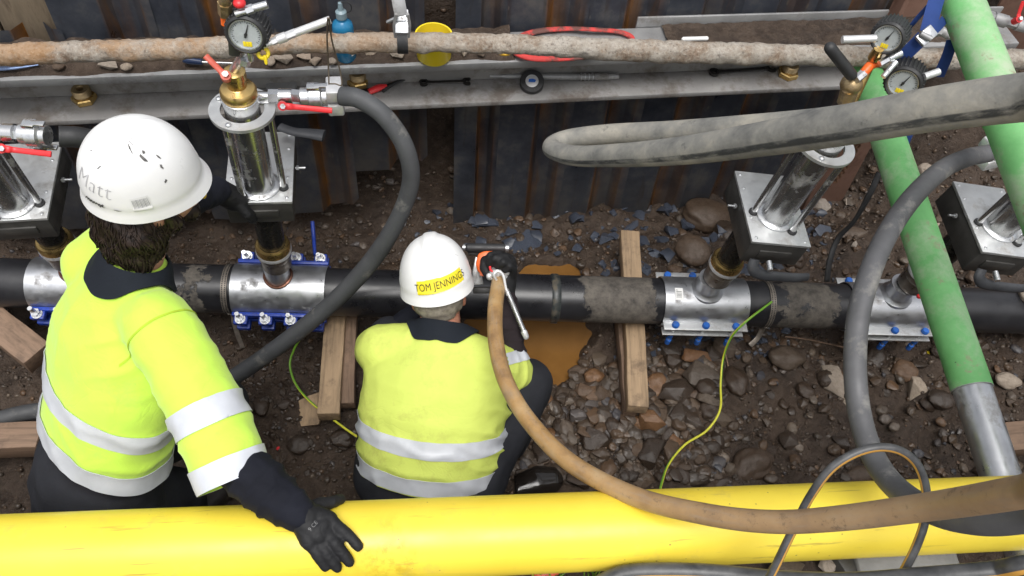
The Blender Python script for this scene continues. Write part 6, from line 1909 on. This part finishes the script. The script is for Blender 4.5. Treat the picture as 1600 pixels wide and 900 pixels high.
mb = MB(); mb.tube([P(627, 24, d=2.38), P(623, 4, d=2.36), P(618, -30, d=2.34), P(612, -90, d=2.3)], .020, seg=10, flat=(1, .12), nrm=(CP - e).normalized()); obj('upper_webbing', mb, M['galv'], t)
mb = MB(); mb.cap(P(606, 34, d=2.42), P(622, 27, d=2.40), .006, .006, 10); obj('pawl', mb, M['zinc'], bk)
# tools on the lower flange
ZF = ZL + .024
def zf(x, y, dz=.0): return P(x, y, z=ZF + dz)
# black tape roll
g = zf(830, 136); axr = (view * .5 + V((0, -.15, .9))).normalized()
t = thing('tape_roll', 'roll of black tape with a silver and blue label on the lower flange', 'tape roll', g)
Fr = frame(g + V((0, 0, .022)), (CP - g) * .45 + V((0, 0, 1)), rt)
mb = MB(Fr); mb.lathe(Matrix.Identity(4), [(.026, -.022), (.045, -.022), (.047, -.019), (.047, .019), (.045, .022), (.026, .022)], 44, closed=True); obj('tape', mb, M['rubber'], t)
mb = MB(Fr); mb.lathe(Matrix.Identity(4), [(0, .016), (.0258, .016), (.0258, .020), (0, .020)], 36); k_ = obj('label', mb, M['alloy'], t)
mb = MB(Fr); mb.prism([(-.014, -.004), (.012, -.006), (.016, .004), (.004, .009), (-.012, .007)], .0006, M=Matrix.Translation((0, 0, .0203))); obj('print', mb, M['bluecap'], k_)
# steel bar
path_fit_root = thing('extension_bar', 'long grey steel extension bar lying on the lower flange behind the tape roll', 'steel bar', zf(865, 122))
path_fit(path_fit_root, [(zf(765, 119, .014), .007, 'r'), (zf(785, 119, .014), .010, 'r'), (zf(812, 119, .014), .0125, 'r'), (zf(905, 120, .014), .0125, 'r'), (zf(930, 120, .014), .014, 'r'), (zf(950, 120, .014), .011, 'r'), (zf(966, 119, .014), .011, 'r')], 'shaft', 'galv')
for x in (908, 914, 920, 926):
    mb = MB(); a = zf(x, 120, .014); mb.torus(frame(a, zf(x + 10, 120, .014) - a), .0135, .002, 24, 6); obj('grip_ring', mb, M['zinc'], path_fit_root)
dk = mat('oily_tool_steel', (.045, .042, .040), .35, .8, .3, 30, dirt=(.10, .085, .07), damt=.2)
def spanner(x0, y0, x1, y1, label, w_=.011, ring=.021):
    a, b = zf(x0, y0, .008), zf(x1, y1, .008); d = (b - a).normalized()
    t = thing('spanner', label, 'spanner', a.lerp(b, .5))
    mb = MB(); mb.tube([a + d * ring * .9, a.lerp(b, .25), a.lerp(b, .75), b - d * ring * .9], [w_, w_ * .85, w_ * .85, w_], seg=10, flat=(1, .45), nrm=(0, 0, 1)); obj('shank', mb, dk, t)
    mb = MB(); mb.annulus(frame(a - V((0, 0, .006)), (0, 0, 1)), ring * .6, ring, .012, 28); obj('ring_end', mb, dk, t)
    Fj = frame(b - V((0, 0, .005)), (0, 0, 1), d)
    o = [(math.cos(q) * ring * 1.1, math.sin(q) * ring * 1.1) for q in [math.radians(z) for z in range(38, 323, 15)]]
    i = [(math.cos(q) * ring * .55, math.sin(q) * ring * .55) for q in [math.radians(z) for z in range(322, 37, -20)]]
    mb = MB(Fj); mb.prism(o + i, .010); obj('open_jaw', mb, dk, t)
spanner(1116, 113, 1206, 106, 'long dark combination spanner on the lower flange left of the brass plug')
spanner(662, 129, 730, 127, 'short black spanner on the lower flange right of the red pliers', .010, .017)
# red handled pliers
a, b = zf(573, 141, .012), zf(596, 136, .012)
t = thing('pliers', 'pliers with one red and one black handle on the lower flange above the grey hose', 'pliers', zf(600, 136))
mb = MB(); mb.tube([zf(576, 144, .012), zf(592, 137, .016), zf(604, 134, .014)], [.013, .015, .008], seg=10, flat=(1, .8)); obj('handle', mb, M['red'], t)
mb = MB(); mb.tube([zf(597, 142, .01), zf(612, 132, .012), zf(632, 124, .012)], [.011, .009, .007], seg=10, flat=(1, .6)); obj('handle', mb, M['rubber'], t)
mb = MB(); mb.tube([zf(545, 148, .01), zf(560, 144, .012), zf(577, 141, .012)], [.004, .011, .012], seg=10, flat=(1, .6)); obj('jaw', mb, dk, t)
mb = MB(); mb.tube([zf(604, 134, .014), zf(620, 128, .012), zf(634, 122, .01)], [.006, .005, .004], seg=8); obj('jaw_steel', mb, dk, t)
# brass plugs standing on the flange
for x, y, l in ((133, 156, 'brass hexagon plug on the lower flange, left end, above the white helmet'), (1230, 117, 'polished brass hexagon plug on the lower flange beside the long spanner'), (560, 130, 'dull brass plug in the shadow of the top flange behind the white coupling')):
    g = zf(x, y); t = thing('brass_plug', l, 'brass plug', g, 'brass plugs on the beam'); Ft = Matrix.Translation(g)
    mb = MB(Ft); mb.lathe(Matrix.Rotation(.3, 4, 'Z'), [(0, 0), (.042, 0), (.044, .003), (.044, .019), (.040, .023), (0, .023)], 6); obj('hexagon', mb, M['brass'], t, ang=20)
    mb = MB(Ft); mb.lathe(Matrix.Identity(4), [(.012, .0232), (.030, .0232), (.031, .026)] + [(.031 + (.0015 if k % 2 else -.0005), .028 + .003 * k) for k in range(8)] + [(.028, .054), (.014, .054), (.012, .05)], 32, closed=True); obj('thread', mb, M['bronze'], t)
# disc behind the valve
g = zf(440, 134, .01); mb = MB(); mb.lathe(frame(g, (0, -.3, 1)), [(0, 0), (.052, 0), (.058, .006), (.056, .012), (.030, .016), (.022, .012), (0, .012)], 36)
tag(obj('blanking_disc', mb, M['galv']), 'grey steel blanking disc lying on the lower flange behind the red lever', 'disc')
# screwdriver and chisel on the earth
def driver(x0, y0, x1, y1, x2, y2, label, hc):
    q = lambda x, y: P(x, y, z=ZB + .03)
    t = thing('screwdriver', label, 'screwdriver', q(x1, y1))
    mb = MB(); mb.tube([q(x0, y0), q(x0 * .7 + x1 * .3, y0 * .7 + y1 * .3), q(x1, y1)], [.011, .0135, .010], seg=12); obj('handle', mb, hc, t)
    mb = MB(); mb.cyl(q(x1, y1), q(x2, y2), .0048, seg=10); obj('blade', mb, M['chrome'], t)
driver(287, 93, 316, 97, 366, 99, 'screwdriver with dark blue handle on the beam left of the pressure gauge', mat('dark_blue_handle', (.015, .03, .08), .35, 0, .2, 20))
mb = MB(); mb.tube([P(-20, 108, z=ZB + .02), P(20, 106, z=ZB + .02), P(60, 101, z=ZB + .02)], [.010, .009, .004], seg=10, flat=(1, .6)); tag(obj('scraper', mb, mat('blue_steel', (.10, .14, .24), .3, .6, .2, 20)), 'narrow blue steel scraper on the earth at the left end of the beam', 'scraper')
mb = MB(); mb.tube([P(1008, 60, z=ZB + .03), P(1040, 62, z=ZB + .03)], .008, seg=10); mb.cap(P(1068, 61, z=ZB + .03), P(1102, 60, z=ZB + .03), .007, .007)
tag(obj('pen', mb, M['white'], ang=40), 'white marker pen on the beam behind the rusty tube', 'pen') if False else mb.bm.free()
mb = MB(); mb.cap(P(1068, 61, z=ZB + .05), P(1104, 60, z=ZB + .05), .008, .008); tag(obj('marker_pen', mb, M['white'], ang=40), 'white marker pen on the beam behind the rusty tube', 'pen')
# blue ratchet straps round the struts
bw = cloth_mat('navy_blue_webbing', (.018, .045, .17), .2, (.05, .05, .06), .2, .7)
t = thing('ratchet_strap', 'dark blue ratchet strap tying the upper green strut above the gauges', 'strap', P(1440, 60, d=2.2))
def web(pts, w_=.020, parent=None, m=None, nm='webbing'):
    mb = MB(); mb.tube(pts, w_, seg=10, flat=(1, .10), nrm=view); return obj(nm, mb, m or bw, parent)
web([P(1473, -30, d=2.22), P(1460, 10, d=2.2), P(1449, 52, d=2.18)], .023, t)
web([P(1478, -20, d=2.24), P(1452, 8, d=2.24), P(1428, 35, d=2.26), P(1418, 52, d=2.3)], .007, t)
web([P(1443, 57, d=2.18), P(1425, 75, d=2.2), P(1402, 96, d=2.24)], .020, t)
web([P(1458, 50, d=2.2), P(1468, 40, d=2.22), P(1476, 30, d=2.24)], .012, t)
web([P(1488, 62, d=2.25), P(1480, 88, d=2.28), P(1466, 120, d=2.32)], .018, t)
mb = MB(); mb.box((0, 0, 0), (.055, .036, .014), M=frame(P(1447, 56, d=2.165), view, rt) @ Matrix.Rotation(.7, 4, 'Z'), bev=.004); bk = obj('buckle', mb, M['zinc'], t)
mb = MB(); mb.cyl(P(1438, 52, d=2.15), P(1455, 61, d=2.15), .008, seg=12); obj('spindle', mb, M['galv'], bk)
mb = MB(); mb.tube([P(1428, 196, d=2.66), P(1417, 222, d=2.7), P(1405, 250, d=2.74)], .011, seg=8, flat=(1, .14), nrm=view); tag(obj('strap_tail', mb, bw), 'blue strap end hanging right of the lower green strut', 'strap')
mb = MB(); mb.tube([P(1374, 270, d=2.84), P(1358, 305, d=2.86), P(1335, 345, d=2.92), P(1310, 372, d=2.98), P(1297, 405, d=3.0), P(1292, 440, d=3.03)], [.012, .012, .009, .011, .012, .012], seg=8, flat=(1, .35), nrm=view)
tag(obj('dark_strap', mb, M['rubber'], ang=180), 'dark strap running down the bank beside the lower green strut to the pipe', 'strap')
# fittings on the bank at the top right
t = thing('hose_fitting', 'dirty steel hose fitting with red lever lying in the top right corner', 'hose fitting', P(1565, 38, d=2.75))
path_fit(t, [(P(1540, 24, d=2.75), .020, 'hex'), (P(1552, 28, d=2.75), .022, 'r'), (P(1572, 34, d=2.75), .017, 'hex'), (P(1588, 38, d=2.75), .021, 'r'), (P(1625, 48, d=2.75), .020, 'r')], 'pipe_fitting', 'galv')
lever(t, P(1588, 32, d=2.7), P(1599, 2, d=2.66), 'red', .014, up=view, crank=.01)
t = thing('hose_fitting', 'steel nut and fitting seen between the upper green strut and the gauges', 'hose fitting', P(1470, 48, d=2.72))
path_fit(t, [(P(1456, 45, d=2.72), .022, 'hex'), (P(1470, 48, d=2.72), .016, 'r'), (P(1482, 54, d=2.72), .020, 'hex'), (P(1492, 58, d=2.72), .016, 'r')], 'pipe_fitting', 'galv')
# ------------------------------------------------------------------ foreground below the yellow pipe
g = P(1408, 888, z=.90)
mb = MB(); mb.box((0, 0, 0), (.27, .16, .09), M=Matrix.Translation(g) @ Matrix.Rotation(-.06, 4, 'Z'), bev=.008, seg=2)
bmesh.ops.subdivide_edges(mb.bm, edges=list(mb.bm.edges), cuts=4, use_grid_fill=True)
displace(mb, lambda co, n: .003 * fbm(co * 30, 3))
tag(obj('concrete_block', mb, mat('grey_concrete', (.20, .20, .20), .85, 0, .2, 12, bump=.4, bscale=70), ang=40), 'grey concrete block under the right part of the yellow pipe', 'concrete block')
mb = MB(); g = P(1322, 890, z=.90); mb.box((0, 0, 0), (.045, .15, .06), M=Matrix.Translation(g) @ Matrix.Rotation(.35, 4, 'Z'), bev=.006)
tag(obj('black_bracket', mb, M['blackpaint']), 'black bracket beside the concrete block under the yellow pipe', 'bracket')
stone(1290, 886, 30, 26, 'ang', 'stone_pale', 'pale brown stone left of the black bracket under the yellow pipe', p=P(1290, 886, z=.885), sink=.2)
stone(1215, 890, 60, 30, 'ang', 'stone', 'brown rock under the yellow pipe behind the foot of the looped cable', p=P(1225, 888, z=.88), sink=.2)
r = random.Random(8)
mb = MB()
for k in range(46):
    x = r.choice([r.uniform(835, 850), r.uniform(862, 884), r.uniform(912, 936), r.uniform(915, 935)])
    b = P(x, r.uniform(896, 920), z=.885)
    l = r.uniform(.03, .075); a = r.uniform(0, 2 * PI); q = r.uniform(.2, 1.0)
    tip = b + V((math.cos(a) * l * q, math.sin(a) * l * q, l)); mid = b.lerp(tip, .55) + V((0, 0, l * .18))
    mb.tube([b, mid, tip], [.0022, .0019, .0004], seg=5, n=4, flat=(1, .3))
n = NT('grass_blades'); n.set(color=n.ramp(n.noise(n.mapping(1.0), 30, 2), [(.35, (.06, .17, .015)), (.65, (.22, .36, .04))]), rough=.5)
struct(tag(obj('grass', mb, n.m, ang=180), 'bright green grass blades below the yellow pipe', 'grass'), 'stuff')
mb = MB(); g = P(853, 900, z=.89); mb.cap(g + V((-.02, 0, 0)), g + V((.02, .01, .01)), .017, .015)
tag(obj('red_clip', mb, M['rust_red'], ang=60), 'red plastic clip in the grass below the yellow pipe', 'clip')
# small scraps
for x, y, l in ((435, 702, 'tiny red scrap in the mud between the workers'), (1450, 552, 'tiny yellow scrap between stones under the right-hand clamp')):
    g = G(x, y, .004); mb = MB(); mb.prism([(-.008, -.004), (.002, -.008), (.010, .0), (.003, .009), (-.006, .006)], .003, M=frame(g, (.2, .1, 1)))
    tag(obj('plastic_scrap', mb, M['red'] if x < 600 else M['yellowp']), l, 'scrap')
# glossy black object with a bright edge by the crouching worker
mb = MB(); g = G(838, 757); mb.loft([(g + V((-.09, -.02, .03)), V((0, .05, 0)), V((0, 0, .035))), (g + V((0, 0, .035)), V((0, .062, 0)), V((0, 0, .042))), (g + V((.075, .005, .03)), V((0, .05, 0)), V((0, 0, .035))), (g + V((.10, .006, .025)), V((0, .02, 0)), V((0, 0, .012)))], 20)
tag(obj('oil_flask', union(mb, .006, 6), mat('glossy_black', (.015, .012, .010), .12, 0, .3, 10), ang=180), 'glossy dark flask lying at the yellow pipe right of the crouching worker', 'flask')
# twigs
for pts_, l in (([(1225, 528), (1262, 533), (1318, 545)], 'thin pale twig under the pipe left of the grey hose'), ([(1130, 548), (1136, 572), (1140, 600)], 'short brown twig between the rocks below the labelled clamp')):
    mb = MB(); mb.tube([G(x, y, .012) for x, y in pts_], .0035, seg=6); tag(obj('twig', mb, M['timber_dark']), l, 'twig')

# rusty chain lying on the brown plate
mb = None
ch = [P(x, y, d=d) for x, y, d in ((1352, 204, 2.80), (1340, 225, 2.84), (1328, 246, 2.88), (1316, 266, 2.92), (1302, 284, 2.95))]
cp = [V(q) for q in catmull([tuple(p) for p in ch], 5)]
rc = mat('rusty_chain', (.13, .065, .035), .8, .2, .35, 40)
t = thing('chain', 'rusty chain lying down the brown plate left of the lower green strut', 'chain', cp[-1])
for i in range(len(cp) - 1):
    a, b = cp[i], cp[i + 1]; m_ = a.lerp(b, .5); d_ = (b - a).normalized(); s_ = view.cross(d_).normalized() if i % 2 else view
    hl = (b - a).length * .62
    pts_ = [m_ + d_ * (hl * math.cos(q)) + s_ * (.011 * math.sin(q)) for q in [2 * PI * k / 12 for k in range(12)]]
    mb = MB(); mb.tube(pts_, .0042, seg=6, n=2, closed=True); obj('link', mb, rc, t)
